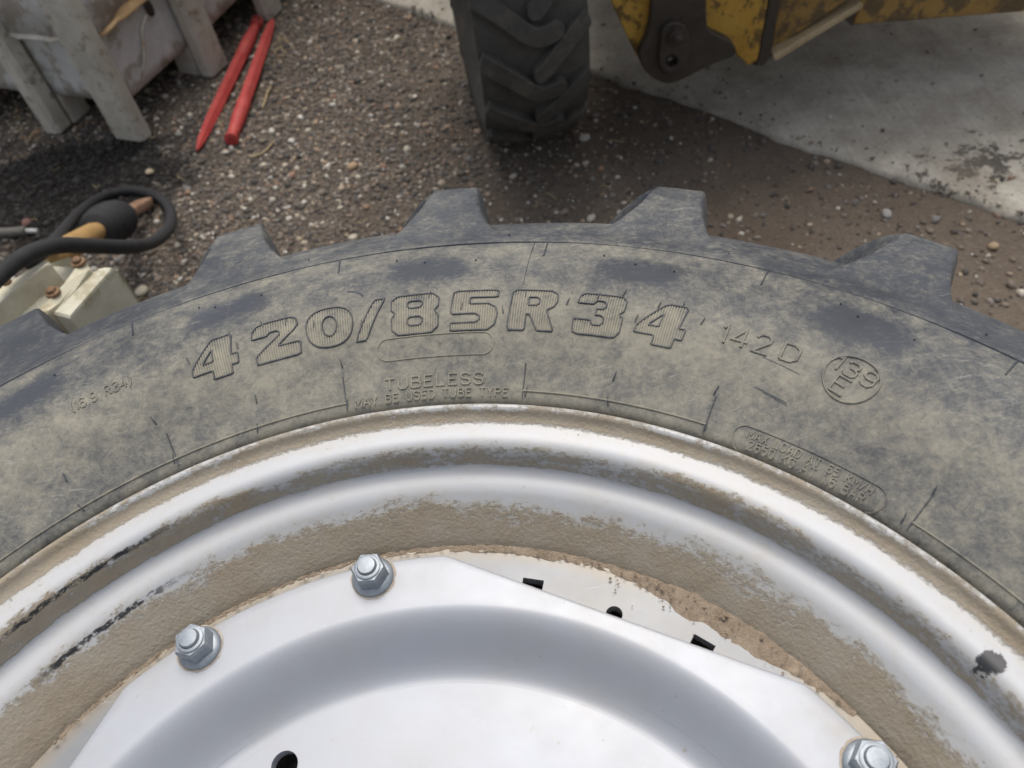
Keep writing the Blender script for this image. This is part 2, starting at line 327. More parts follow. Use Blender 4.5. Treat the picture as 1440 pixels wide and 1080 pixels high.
# concrete slab: its ragged edge runs from upper left to lower right
E0 = at(520, 0, 0)[:2]; E1 = at(1440, 312, 0)[:2]; ed = (E1-E0)/np.linalg.norm(E1-E0); en = np.array([-ed[1], ed[0]]);
if en[1] < 0: en = -en
def edge_off(s): return .008*math.sin(s*2.1+.4)+.005*math.sin(s*9.3)+.004*math.sin(s*23.1+1)+.003*math.sin(s*61.)
def concrete_material():
    t = NT('broomed_concrete'); P = t.obj(); n1 = t.noise(P, 1.6, 5, .6); n2 = t.noise(P, 14, 8, .7); n3 = t.noise(P, 120, 5, .7)
    br = t.noise(t.mapv(P, (120, 4, 1), (0, 0, math.atan2(ed[1], ed[0])+.25)), 1, 3, .6)
    c = t.mix(t.rng(n2, .3, .7), (.40, .37, .31), (.58, .54, .465)); c = t.mix(t.mul(t.rng(br, .35, .7), .35), c, (.26, .245, .21))
    c = t.mix(t.mul(t.rng(n1, .45, .7), .45), c, (.24, .22, .185))
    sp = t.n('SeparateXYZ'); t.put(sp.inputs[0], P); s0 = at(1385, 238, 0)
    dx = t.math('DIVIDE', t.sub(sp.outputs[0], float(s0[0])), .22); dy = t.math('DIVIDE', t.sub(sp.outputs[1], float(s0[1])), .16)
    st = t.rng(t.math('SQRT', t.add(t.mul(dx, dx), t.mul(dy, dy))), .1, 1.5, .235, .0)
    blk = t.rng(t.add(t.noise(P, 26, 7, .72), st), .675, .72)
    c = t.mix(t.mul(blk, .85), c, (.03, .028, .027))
    c = t.mix(t.mul(t.rng(t.noise(P, 4.5, 9, .72), .44, .66), .55), c, (.20, .165, .125)); c = t.mix(t.mul(t.rng(n3, .50, .72), .45), c, (.17, .155, .13))
    c = t.mix(t.mul(t.rng(t.noise(P, 55, 4, .6), .66, .70), .8), c, (.06, .055, .05))
    b = t.bump(br, .25, .002); b = t.bump(t.add(n2, n3), .6, .004, b)
    return t.out(c, .9, b, 0, .25)
M_conc = concrete_material()
V = []; F = []; ss = np.concatenate([np.linspace(-30, -1, 12), np.linspace(-.9, 4.2, 260), np.linspace(5, 34, 12)])
rows = [(-.0, -.05), (.0, .010), (.012, .017), (.06, .02), (.3, .021), (1., .021), (3, .021), (30, .021)]
for s in ss:
    for k, (d, z) in enumerate(rows):
        p = E0+ed*s+en*(d+(edge_off(s) if d < .2 else 0)); V.append((p[0], p[1], z+(.003*math.sin(s*37)+.002*math.sin(s*81) if k in (1, 2) else 0)))
nr = len(rows); F = [(i*nr+k, i*nr+k+1, (i+1)*nr+k+1, (i+1)*nr+k) for i in range(len(ss)-1) for k in range(nr-1)]
if en[0]*ed[1]-en[1]*ed[0] < 0: F = [q[::-1] for q in F]
sl = mesh('concrete_slab', V, F, M_conc, None, True); tag(sl, kind='structure')
def on_concrete(x, y): return (x-E0[0])*en[0]+(y-E0[1])*en[1] > .01

# gravel: small pebbles pressed into the soil
ICO_V = []; ph = (1+5**.5)/2
for a, b in ((1, ph), (-1, ph), (1, -ph), (-1, -ph)): ICO_V += [(0, a, b), (a, b, 0), (b, 0, a)]
ICO_V = np.array(ICO_V)/math.hypot(1, ph)
from itertools import combinations
el = min(np.linalg.norm(ICO_V[0]-q) for q in ICO_V[1:])*1.05
ICO_F = []
for a, b, c in combinations(range(12), 3):
    A, B, C_ = ICO_V[a], ICO_V[b], ICO_V[c]
    if max(np.linalg.norm(A-B), np.linalg.norm(B-C_), np.linalg.norm(A-C_)) < el:
        ICO_F.append((a, b, c) if np.dot(np.cross(B-A, C_-A), A) > 0 else (a, c, b))
ICO_F = np.array(ICO_F)
OCT_V = np.array([(1, 0, 0), (-1, 0, 0), (0, 1, 0), (0, -1, 0), (0, 0, 1), (0, 0, -1)], float)*1.15
OCT_F = np.array([(0, 2, 4), (2, 1, 4), (1, 3, 4), (3, 0, 4), (2, 0, 5), (1, 2, 5), (3, 1, 5), (0, 3, 5)])
def pebbles(name, xy, size, m, sink=.35, base=None, parent=None, low=False):
    BV, BF = (OCT_V, OCT_F) if low else (ICO_V, ICO_F); nb = len(BV)
    n = len(xy); V = np.repeat(BV[None], n, 0)*(1+.30*(rng.random((n, nb, 1))-.5)*2)
    V = V*np.stack([rng.uniform(.75, 1.3, n), rng.uniform(.7, 1.1, n), rng.uniform(.4, .8, n)], -1)[:, None, :]
    a = rng.uniform(0, 6.283, n); b = rng.normal(0, .35, n); ca, sa, cb, sb = np.cos(a), np.sin(a), np.cos(b), np.sin(b)
    x, y, z = V[..., 0], V[..., 1], V[..., 2]
    y, z = y*cb[:, None]-z*sb[:, None], y*sb[:, None]+z*cb[:, None]; x, y = x*ca[:, None]-y*sa[:, None], x*sa[:, None]+y*ca[:, None]
    V = np.stack([x, y, z], -1)*size[:, None, None]
    zz = gz(xy[:, 0], xy[:, 1]) if base is None else base
    V += np.stack([xy[:, 0], xy[:, 1], zz+size*(.5-sink)], -1)[:, None, :]
    F = (BF[None]+nb*np.arange(n)[:, None, None]).reshape(-1, 3)
    me = bpy.data.meshes.new(name); me.vertices.add(n*nb); me.vertices.foreach_set('co', V.reshape(-1).astype(np.float32))
    me.loops.add(len(F)*3); me.loops.foreach_set('vertex_index', F.reshape(-1).astype(np.int32)); me.polygons.add(len(F)); me.polygons.foreach_set('loop_start', np.arange(0, len(F)*3, 3, dtype=np.int32))
    me.update(calc_edges=True); me.validate()
    return link(name, me, m, parent, not low)
def pebble_material():
    t = NT('mixed_gravel'); rn = t.n('NewGeometry').outputs['Random Per Island']; P = t.obj(); n = t.noise(P, 160, 4, .6)
    c = t.ramp(rn, [(0, (.030, .029, .030)), (.25, (.075, .070, .066)), (.48, (.135, .110, .086)), (.64, (.22, .175, .13)), (.75, (.19, .185, .178)), (.84, (.31, .18, .105)), (.91, (.46, .39, .29)), (1, (.70, .67, .60))])
    return t.out(t.mix(oil_shade_mask(t, P), t.mix(t.rng(n, .3, .7, 0, .5), c, (.14, .118, .096)), (.014, .013, .012)), .85, t.bump(n, .4, .002))  # oil patch and its painted bin shade carried onto the pebbles
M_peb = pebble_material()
N = 125000
px_ = rng.uniform(-2.0, 2.2, N*2); py_ = rng.uniform(.55, 3.9, N*2)
dens = np.clip(.85-.75/(1+np.exp(-(px_-.05+.35*(vnoise(px_, py_, 2.2, 9)-.5))*7)), .10, 1)*np.clip(.35+1.1*vnoise(px_, py_, 4.5, 5), 0, 1)
inside = (np.hypot(px_-WC[0], py_-WC[1]) > .62) & ~on_concrete(px_, py_+.0)
keep = inside & (rng.random(N*2) < dens)
gxy = np.stack([px_, py_], -1)[keep][:N]
gs = np.clip(rng.lognormal(math.log(.0041), .48, len(gxy)), .0016, .0135); bigp = gs > .0048
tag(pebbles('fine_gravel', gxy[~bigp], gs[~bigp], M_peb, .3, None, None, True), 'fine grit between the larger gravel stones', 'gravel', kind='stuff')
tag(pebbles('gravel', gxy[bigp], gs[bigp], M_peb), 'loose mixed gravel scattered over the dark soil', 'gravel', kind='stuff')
few = rng.uniform([-.2, -.0], [3.6, 1.1], (700, 2)); cxy = E0[None]+ed[None]*few[:, :1]+en[None]*(few[:, 1:]**3*.6+.0)
tag(pebbles('grit', cxy, np.clip(rng.lognormal(math.log(.0032), .5, 700), .0012, .008), M_peb, .2, np.full(700, .0205)), 'fine grit lying along the edge of the concrete', 'grit', kind='stuff')
# dry straw bits
mb = MB()
def straw(x, y, L, a, z=.008, c=.2, wd=.0016):
    p = []
    for k in range(6):
        q = (k/5-.5)*L; b = a+c*q/L; p.append((x+q*math.cos(b), y+q*math.sin(b), float(gz(x, y))+z+.004*math.sin(k+L*90)))
    mb.tube(p, wd, 4)
for k in range(190):
    x, y = random.uniform(-1.9, .6), random.uniform(1.0, 3.6)
    if on_concrete(x, y) or math.hypot(x-WC[0], y-WC[1]) < .85: continue
    straw(x, y, random.uniform(.015, .06), random.uniform(0, 6.28), .007, random.uniform(-1, 1), random.uniform(.0006, .0014))
for u, v, k in ((392, 62, 14), (300, 170, 9), (345, 140, 6), (30, 170, 10), (48, 185, 8)):
    for _ in range(k):
        q = at(u+random.gauss(0, 9), v+random.gauss(0, 9), 0); straw(q[0], q[1], random.uniform(.03, .09), random.uniform(.8, 2.2), .009, random.uniform(-1, 1), .0011)
q = at(376, 138, 0); straw(q[0], q[1], .12, R(80), .01, .1, .003)
q = at(372, 213, 0); straw(q[0], q[1], .10, R(40), .01, .3, .0025)
tag(mb.build('straw_litter', M_straw), 'bits of dry straw and twigs lying on the gravel', 'straw', kind='stuff')
# single larger stones
def stone(u, v, sz, c, label, z=0.0):
    q = at(u, v, z); V = ICO_V*(1+.3*(rng.random((12, 1))-.5)); 
    me = bpy.data.meshes.new('stone'); me.from_pydata([tuple(p) for p in V*np.array([1.2, .9, .65])*sz], [], [tuple(map(int, f)) for f in ICO_F]); me.update()
    o = link('stone', me, simple('stone_surface', tuple(x*.75 for x in c), c, 90, .85, 0, .3, .002), None, True)
    md = o.modifiers.new('round', 'SUBSURF'); md.levels = md.render_levels = 1
    o.location = (q[0], q[1], float(gz(q[0], q[1]))+sz*.35+z); o.rotation_euler = (random.uniform(-.3, .3), random.uniform(-.3, .3), random.uniform(0, 6))
    tag(o, label, 'stone', 'single stones on the ground')
stone(822, 196, .019, (.50, .48, .43), 'white pointed stone just right of the loader tyre')
stone(1397, 347, .017, (.36, .27, .17), 'tan round pebble near the concrete edge behind the rightmost lug')
stone(1246, 301, .017, (.36, .34, .32), 'pale grey pebble above the gap left of the rightmost lug')
stone(411, 200, .014, (.66, .63, .58), 'bright white stone below the red spikes')
stone(468, 147, .014, (.62, .60, .55), 'white stone in the gravel right of the red spikes')
stone(573, 213, .016, (.50, .46, .38), 'long cream stone in the gravel below the loader tyre')
stone(497, 241, .020, (.42, .30, .18), 'ochre stone in the gravel above the size marking')
stone(200, 411, .026, (.52, .47, .36), 'pale stone peeping out beside the tyre edge next to the cream machine')
stone(40, 316, .021, (.20, .10, .08), 'dark red stone beside the spring-wound hose')
stone(988, 345, .014, (.42, .30, .16), 'orange pebble beside the lug second from the right')
stone(213, 246, .019, (.48, .40, .27), 'cream stone above the black hose loop')
stone(401, 232, .012, (.55, .48, .38), 'small pinkish white stone between hose loop and loader tyre')

# ------------------------------------------------------------------ the tractor wheel
COMMON = [(.466, -.06), (.461, -.022), (.4600, -.006), (.4622, .0010), (.470, .0042), (.485, .0095), (.505, .0175), (.522, .0240), (.538, .0280), (.552, .0290), (.570, .0285), (.590, .0262), (.610, .0222), (.626, .0180), (.640, .0135), (.652, .0085), (.664, .0025)]
GRV = COMMON+[(.686, -.0085), (.706, -.0205), (.721, -.036), (.731, -.055), (.7375, -.078), (.7415, -.105), (.7445, -.140), (.746, -.170), (.7465, -.2005)]
LUG = COMMON+[(.690, -.0035), (.716, -.0085), (.742, -.0155), (.766, -.0225), (.7825, -.0300), (.7890, -.042), (.7905, -.085), (.7925, -.145), (.793, -.2005)]
def densify(P, Q, n, fine=None):
    P = np.array(P); Q = np.array(Q); seg = np.hypot(*np.diff((P+Q)/2, axis=0).T); t = np.concatenate([[0], np.cumsum(seg)]); tt = np.linspace(0, t[-1], n)
    if fine:
        xs = np.linspace(0, t[-1], 2000); wgt = np.where((xs > fine[0]) & (xs < fine[1]), fine[2], 1.0); cw = np.concatenate([[0], np.cumsum((wgt[1:]+wgt[:-1])/2)]); tt = np.interp(np.linspace(0, cw[-1], n), cw, xs)
    def cr(A):                                         # smooth (Catmull-Rom) resampling
        out = []
        for x in tt:
            i = min(max(np.searchsorted(t, x)-1, 0), len(t)-2); u = (x-t[i])/(t[i+1]-t[i])
            p0, p1, p2, p3 = A[max(i-1, 0)], A[i], A[i+1], A[min(i+2, len(A)-1)]
            out.append(.5*((2*p1)+(-p0+p2)*u+(2*p0-5*p1+4*p2-p3)*u*u+(-p0+3*p1-3*p2+p3)*u**3))
        return np.array(out)
    return cr(P), cr(Q)
gp, lp = densify(GRV, LUG, 150, (.20, .75, 2.6))
_k0 = int(np.argmin(gp[:60, 0])); _pr, _pz = gp[_k0:, 0], gp[_k0:, 1]
def zs(r): return float(np.interp(r, _pr, _pz))           # sidewall height (relative to the lip) at radius r
def surf(th, r, h):                                               # a point h above the sidewall, in wheel coordinates
    z = zs(r); s = (zs(r+.003)-zs(r-.003))/.006; q = math.hypot(1, s); rr = r-h*s/q
    return (rr*math.cos(th), rr*math.sin(th), LZ+z+h/q)
SP = R(18)
def build_tyre(wheel):
    g2 = np.concatenate([gp, [(r, -.4010-z) for r, z in gp[::-1][1:]]]); l2 = np.concatenate([lp, [(r, -.4010-z) for r, z in lp[::-1][1:]]])
    NP = len(g2); NTH = 1600; th = np.linspace(0, 2*math.pi, NTH, endpoint=False)
    seg = np.hypot(*np.diff(g2, axis=0).T); w_ = np.concatenate([[0], np.cumsum(seg)])
    i0 = int(np.argmin(abs(gp[:, 0]-.715))); w0 = w_[i0]; wt = w_[-1]-2*w0
    def smooth(x, a, b):
        t = np.clip((x-a)/(b-a), 0, 1); return t*t*(3-2*t)
    def mask(depth, off, sgn):
        d = np.maximum(0, depth)
        c = (np.maximum(0, d-.07)[None, :]/.775)*1.05
        x = (th[:, None]-TH0-off)-c
        k = np.round(x/SP); x = x-k*SP
        lr = l2[:, 0]
        HL = math.radians(1)*np.interp(lr, [.664, .68, .70, .72, .74, .765, .785], [5.6, 4.5, 3.7, 3.05, 2.6, 2.2, 1.9])[None, :]
        HR = math.radians(1)*np.interp(lr, [.664, .68, .70, .72, .74, .765, .785], [4.6, 3.7, 3.05, 2.6, 2.3, 2.05, 1.9])[None, :]
        tread = np.clip(d/.06, 0, 1)[None, :]*R(.8)
        m = smooth(-x, -HL-R(.70)-tread, -HL+R(.25))*smooth(x, -HR-R(.55)-tread, -HR+R(.2))
        return m*(1-smooth(depth[None, :], wt*.50, wt*.57)), k.astype(int) % 20
    mu, ku = mask(w_-w0, 0, 1); ml, kl = mask(wt-(w_-w0), SP/2, 1)
    # the shoulder: lugs flare smoothly out of the sidewall
    m = np.maximum(mu, ml); up_ = mu >= ml
    rad = g2[None, :, 0]*(1-m)+l2[None, :, 0]*m; zz = g2[None, :, 1]*(1-m)+l2[None, :, 1]*m
    wob = .0012*np.sin(th*7+1)[:, None]+.0008*np.sin(th*17)[:, None]; rad = rad+wob*(rad > .62)
    V = np.stack([rad*np.cos(th)[:, None], rad*np.sin(th)[:, None], zz+LZ], -1)
    # smooth normals of the whole carcass, shared by carcass and lugs so that the joints do not show
    dth = np.roll(V, -1, 0)-np.roll(V, 1, 0); dpr = np.gradient(V, axis=1); nrm = np.cross(dpr, dth); nrm /= np.linalg.norm(nrm, axis=-1, keepdims=True)+1e-12
    if (nrm[:, 30, 2]).mean() < 0: nrm = -nrm
    lid = np.where(m > .42, np.where(up_, ku, kl+20), -1); lid = np.where(np.minimum(rad, 1) > .668, lid, -1)
    fid = lid[:, :-1]
    def sub(name, sel, parent):
        ii, jj = np.nonzero(sel); i2 = (ii+1) % NTH
        q = np.stack([ii*NP+jj, ii*NP+jj+1, i2*NP+jj+1, i2*NP+jj], -1)[:, ::-1]
        if FLIP: q = q[:, ::-1]
        u, inv = np.unique(q.reshape(-1), return_inverse=True)
        o = mesh(name, V.reshape(-1, 3)[u], inv.reshape(-1, 4), M_rub, parent, True)
        o.data.normals_split_custom_set_from_vertices([tuple(x) for x in nrm.reshape(-1, 3)[u]])
        return o
    # winding that agrees with the normals
    a, b, c_ = V[0, 30], V[0, 31], V[1, 30]; FLIP = np.dot(np.cross(c_-a, b-a), nrm[0, 30]) < 0
    tyre = sub('tyre', fid < 0, wheel)
    for k in range(40): sub('lug', fid == k, tyre)
    return tyre
wheel = empty('tractor_wheel', (WC[0], WC[1], H))
tag(wheel, 'big tractor wheel lying flat with dusty 420/85R34 tyre and mud-streaked silver rim', 'wheel')
tyre = build_tyre(wheel)

# ---- raised marks on the sidewall: strokes laid over the curved surface
def stroke(mb, pts, wd, h, closed=False, mapf=None, step=.004):
    P = [np.array(p, float) for p in pts]; Q = []
    n = len(P); last = n if closed else n-1
    for i in range(last):
        a, b = P[i], P[(i+1) % n]; k = max(1, int(np.linalg.norm(b-a)/step))
        Q += [a+(b-a)*j/k for j in range(k)]
    if not closed: Q.append(P[-1])
    n = len(Q); V = []
    for i in range(n):
        a = Q[i-1] if (i > 0 or closed) else Q[i]; b = Q[(i+1) % n] if (i < n-1 or closed) else Q[i]
        t1 = Q[i]-a; t2 = b-Q[i]; l1, l2 = np.linalg.norm(t1), np.linalg.norm(t2)
        t = (t1/l1 if l1 > 1e-9 else 0*t1)+(t2/l2 if l2 > 1e-9 else 0*t2); l = np.linalg.norm(t); t = t/l if l > 1e-9 else np.array([1., 0])
        nn = np.array([-t[1], t[0]])
        mit = 1.0
        if l1 > 1e-9 and l2 > 1e-9: mit = 1/max(.55, abs(np.dot(nn, np.array([-t1[1], t1[0]])/l1)))
        ext = 0
        for k, (o_, hh) in enumerate(((-.5, -.0006), (-.26, h), (.26, h), (.5, -.0006))):
            p = Q[i]+nn*o_*wd*mit
            V.append(mapf(p[0], p[1], hh))
    m = n if closed else n-1
    F = [(i*4+k, i*4+k+1, ((i+1) % n)*4+k+1, ((i+1) % n)*4+k) for i in range(m) for k in range(3)]
    if not closed: F += [(0, 3, 2, 1), ((n-1)*4, (n-1)*4+1, (n-1)*4+2, (n-1)*4+3)]
    mb.add(V, [f[::-1] for f in F])
def smap(th0, r0, rot=0.0, rr=None):
    cr, sr = math.cos(rot), math.sin(rot)
    def f(x, y, h):
        x, y = x*cr-y*sr, x*sr+y*cr
        return surf(th0-x/(rr or r0), r0+y, h)
    return f
GL = {
 '4': ([[(0, .20), (.02, .36), (.52, 1), (.93, 1), (.86, .44), (1, .44), (.98, .20), (.83, .20), (.81, 0), (.40, 0), (.42, .20)], [(.24, .40), (.47, .40), (.50, .72)]], 1.0),
 '2': ([[(.02, 0), (.02, .17), (.56, .55), (.60, .64), (.54, .70), (.38, .70), (.31, .62), (.0, .62), (.02, .82), (.12, .95), (.26, 1), (.84, 1), (.96, .92), (.98, .74), (.88, .60), (.50, .30), (1, .30), (.98, 0)]], 1.0),
 '0': ([[(.5+.5*math.copysign(abs(math.cos(a))**.8, math.cos(a)), .5+.5*math.copysign(abs(math.sin(a))**.85, math.sin(a))) for a in np.linspace(0, 6.283, 24, endpoint=False)], [(.5+.16*math.cos(a), .5+.26*math.sin(a)) for a in np.linspace(0, 6.283, 14, endpoint=False)]], 1.0),
 '/': ([[(0, 0), (.36, .0), (1, 1), (.66, 1)]], .66),
 '8': ([[(.14, 0), (.86, 0), (1, .13), (1, .40), (.92, .52), (1, .62), (1, .87), (.87, 1), (.13, 1), (0, .87), (0, .62), (.08, .52), (0, .40), (0, .13)], [(.34, .68), (.40, .62), (.60, .62), (.66, .68), (.66, .77), (.60, .82), (.40, .82), (.34, .77)], [(.34, .25), (.40, .19), (.60, .19), (.66, .25), (.66, .35), (.60, .40), (.40, .40), (.34, .35)]], 1.0),
 '5': ([[(0, 0), (.0, .17), (.54, .17), (.62, .23), (.62, .32), (.54, .38), (0, .38), (.04, 1), (.98, 1), (.98, .80), (.40, .80), (.40, .62), (.80, .62), (.96, .52), (1, .36), (.96, .12), (.80, 0)]], 1.0),
 'R': ([[(0, 0), (.05, 1), (.84, 1), (.98, .92), (1, .70), (.94, .56), (.80, .47), (1, 0), (.64, 0), (.46, .36), (.38, .36), (.38, 0)], [(.40, .58), (.58, .58), (.64, .64), (.64, .74), (.58, .80), (.40, .80)]], 1.0),
 '3': ([[(.02, .04), (0, .32), (.36, .32), (.40, .22), (.56, .22), (.62, .28), (.62, .40), (.56, .45), (.44, .45), (.44, .60), (.56, .60), (.62, .66), (.62, .76), (.56, .82), (.42, .82), (.36, .72), (.04, .72), (.06, .90), (.16, 1), (.92, 1), (1, .90), (1, .62), (.92, .53), (1, .44), (1, .12), (.90, .0), (.12, 0)]], 1.0)}
def inside_spans(polys, x):
    ys = []
    for P in polys:
        for i in range(len(P)):
            (x0, y0), (x1, y1) = P[i], P[(i+1) % len(P)]
            if (x0 <= x) != (x1 <= x): ys.append(y0+(y1-y0)*(x-x0)/(x1-x0))
    ys.sort(); return list(zip(ys[::2], ys[1::2]))
LH = .0400
for ch, uv in zip('420/85R34', [(300, 500), (388, 475), (463, 452), (520, 447), (583, 443), (666, 440), (748, 437), (842, 440), (930, 455)]):
    r0, a0 = pol(*uv, .028); polys, wf = GL[ch]; W = LH*1.02*wf; r0 = .5385
    f = smap(a0, r0)
    polys = [[((x-.5)*W, (y-.5)*LH) for x, y in chaikin(P, .22 if ch == '0' else .09)] for P in polys]
    big = MB()                                           # ribbed dusty face of the character
    x = -W/2+.0012
    while x < W/2:
        for y0, y1 in inside_spans(polys, x):
            if y1-y0 > .003: stroke(big, [(x, y0), (x, y1)], .0020, .0006, False, f, .006)
        x += .00215
    g_ = big.build('raised_character', M_rubd, tyre, False)
    out = MB()
    for P in polys: stroke(out, P, .0018, .0013, True, f, .003)
    out.build('character_outline', M_rubc, tyre, False)
# stroke font for the small lettering
def arc(cx, cy, rx, ry, a0, a1, n=8): return [(cx+rx*math.cos(R(a0+(a1-a0)*k/n)), cy+ry*math.sin(R(a0+(a1-a0)*k/n))) for k in range(n+1)]
SF = {'A': [[(0, 0), (.3, 1), (.4, 1), (.7, 0)], [(.12, .35), (.58, .35)]], 'B': [[(0, 0), (0, 1), (.5, 1), (.62, .88), (.62, .65), (.5, .53), (0, .53)], [(.5, .53), (.68, .4), (.68, .13), (.55, 0), (0, 0)]],
 'D': [[(0, 0), (0, 1), (.42, 1), (.66, .78), (.66, .22), (.42, 0), (0, 0)]], 'E': [[(.62, 0), (0, 0), (0, 1), (.62, 1)], [(0, .52), (.5, .52)]], 'G': [[(.66, .8), (.5, 1), (.18, 1), (0, .8), (0, .2), (.18, 0), (.5, 0), (.66, .2), (.66, .48), (.4, .48)]],
 'H': [[(0, 0), (0, 1)], [(.64, 0), (.64, 1)], [(0, .5), (.64, .5)]], 'K': [[(0, 0), (0, 1)], [(.64, 1), (.02, .45)], [(.2, .6), (.66, 0)]], 'L': [[(0, 1), (0, 0), (.6, 0)]], 'M': [[(0, 0), (0, 1), (.38, .4), (.76, 1), (.76, 0)]],
 'O': [[(.18, 0), (.5, 0), (.68, .2), (.68, .8), (.5, 1), (.18, 1), (0, .8), (0, .2), (.18, 0)]], 'P': [[(0, 0), (0, 1), (.5, 1), (.65, .87), (.65, .62), (.5, .48), (0, .48)]], 'R': [[(0, 0), (0, 1), (.5, 1), (.65, .87), (.65, .62), (.5, .48), (0, .48)], [(.35, .48), (.68, 0)]],
 'S': [[(.64, .82), (.5, 1), (.15, 1), (0, .86), (0, .66), (.12, .54), (.52, .46), (.66, .34), (.66, .14), (.52, 0), (.15, 0), (0, .18)]], 'T': [[(0, 1), (.7, 1)], [(.35, 1), (.35, 0)]], 'U': [[(0, 1), (0, .2), (.16, 0), (.5, 0), (.66, .2), (.66, 1)]], 'X': [[(0, 0), (.66, 1)], [(0, 1), (.66, 0)]], 'Y': [[(0, 1), (.34, .5), (.68, 1)], [(.34, .5), (.34, 0)]],
 '/': [[(0, 0), (.5, 1)]], '.': [[(.04, .0), (.12, .0)]], '(': [[(.22, 1.1), (.04, .75), (.04, .25), (.22, -.1)]], ')': [[(.0, 1.1), (.18, .75), (.18, .25), (.0, -.1)]],
 '0': [[(.18, 0), (.46, 0), (.62, .2), (.62, .8), (.46, 1), (.18, 1), (0, .8), (0, .2), (.18, 0)]], '1': [[(0, .8), (.16, 1), (.16, 0)]], '2': [[(0, .78), (.14, 1), (.46, 1), (.62, .82), (.6, .62), (0, 0), (.64, 0)]], '3': [[(0, .84), (.14, 1), (.46, 1), (.6, .86), (.6, .66), (.46, .53), (.22, .53)], [(.46, .53), (.64, .4), (.64, .15), (.48, 0), (.14, 0), (0, .16)]],
 '4': [[(.48, 0), (.48, 1), (0, .3), (.68, .3)]], '5': [[(.58, 1), (.06, 1), (.02, .56), (.42, .6), (.62, .45), (.62, .18), (.44, 0), (.12, 0), (0, .14)]], '6': [[(.58, .88), (.44, 1), (.18, 1), (0, .78), (0, .2), (.16, 0), (.46, 0), (.62, .16), (.62, .42), (.46, .56), (.16, .56), (0, .42)]], '8': [[(.14, .54), (.02, .66), (.02, .87), (.15, 1), (.47, 1), (.6, .87), (.6, .66), (.47, .54), (.14, .54), (0, .4), (0, .14), (.14, 0), (.48, 0), (.62, .14), (.62, .4), (.47, .54)]],
 '9': [[(.04, .12), (.18, 0), (.44, 0), (.62, .22), (.62, .8), (.46, 1), (.16, 1), (0, .84), (0, .6), (.16, .46), (.46, .46), (.62, .58)]]}
def text_width(s, sp=.32): return sum((max(x for p in SF[c] for x, _ in p) if c != ' ' else .42)+sp for c in s)-sp
def sidetext(name, s, r0, aL, aR, hgt, wd, ht, m, rot=0.0, parent=None):
    span = abs(aL-aR)*r0; tw = text_width(s); k = span/tw; f = smap((aL+aR)/2, r0, rot); mb_ = MB(); x = -span/2
    for c in s:
        if c == ' ': x += (.42+.32)*k; continue
        wch = max(q for p in SF[c] for q, _ in p)
        for p in SF[c]: stroke(mb_, [(x+a*k, (b-.5)*hgt) for a, b in p], wd, ht, False, f, .003)
        x += (wch+.32)*k
    return mb_.build(name, m, parent or tyre)
A = lambda u, v, dz=.012: pol(u, v, dz)[1]
sidetext('tubeless_lettering', 'TUBELESS', .4785, A(540, 540), A(677, 534), .0092, .0022, .0012, M_rubd)
sidetext('tube_type_lettering', 'MAY BE USED TUBE TYPE', .4672, A(500, 568, .004), A(714, 552, .004), .0064, .0015, .0011, M_rubd)
sidetext('load_index_lettering', '142', .5415, A(1016, 470, .028), A(1083, 488, .028), .0170, .0028, .0014, M_rub)
sidetext('speed_code_lettering', 'D', .5415, A(1099, 497, .028), A(1121, 505, .028), .0155, .0030, .0014, M_rub)
sidetext('max_load_lettering', 'MAX LOAD AT 65 KM/H', .4730, A(1046, 621, .008), A(1224, 694, .008), .0060, .0014, .0010, M_rubd)
sidetext('load_pressure_lettering', '2650 KG AT 1.6 BAR', .4656, A(1047, 636, .003), A(1212, 706, .003), .0056, .0014, .0010, M_rubd)
sidetext('old_size_lettering', '(16.9 R34)', .5490, A(103, 580, .028), A(186, 541, .028), .0105, .0018, .0010, M_rub)
cr_, ca_ = pol(1197, 532, .028)
for nm, s, dy, sp_ in (('approval_number_lettering', '139', .0065, .030), ('approval_letter_lettering', 'E', -.0095, .0105)):
    f = smap(ca_, cr_, R(-9)); mb_ = MB(); tw = text_width(s); k = sp_/tw; x = -sp_/2-(.003 if s == 'E' else 0)
    for c in s:
        for p in SF[c]: stroke(mb_, [(x+a*k, dy+(b-.5)*.0135) for a, b in p], .0026, .0014, False, f, .003)
        x += (max(q for p in SF[c] for q, _ in p)+.32)*k
    mb_.build(nm, M_rub, tyre)
mb_ = MB(); stroke(mb_, circ(0, 0, .0200, 48), .0022, .0014, True, smap(ca_, cr_), .003); mb_.build('approval_ring', M_rub, tyre)
def rrect(w_, h_, n=6):
    r_ = h_/2; return [(w_/2-r_+r_*math.cos(a), r_*math.sin(a)) for a in np.linspace(-math.pi/2, math.pi/2, n*2)]+[(-w_/2+r_+r_*math.cos(a), r_*math.sin(a)) for a in np.linspace(math.pi/2, 1.5*math.pi, n*2)]
mb_ = MB(); stroke(mb_, rrect(.100, .0185), .0014, .0008, True, smap(A(610, 478, .025), .5075), .004); mb_.build('blank_panel_outline', M_rubd, tyre)
mb_ = MB(); stroke(mb_, rrect(abs(A(1026, 616, .006)-A(1243, 712, .006))*.4665, .0185), .0014, .0009, True, smap((A(1026, 616, .006)+A(1243, 712, .006))/2, .4690), .004); mb_.build('load_panel_outline', M_rub, tyre)
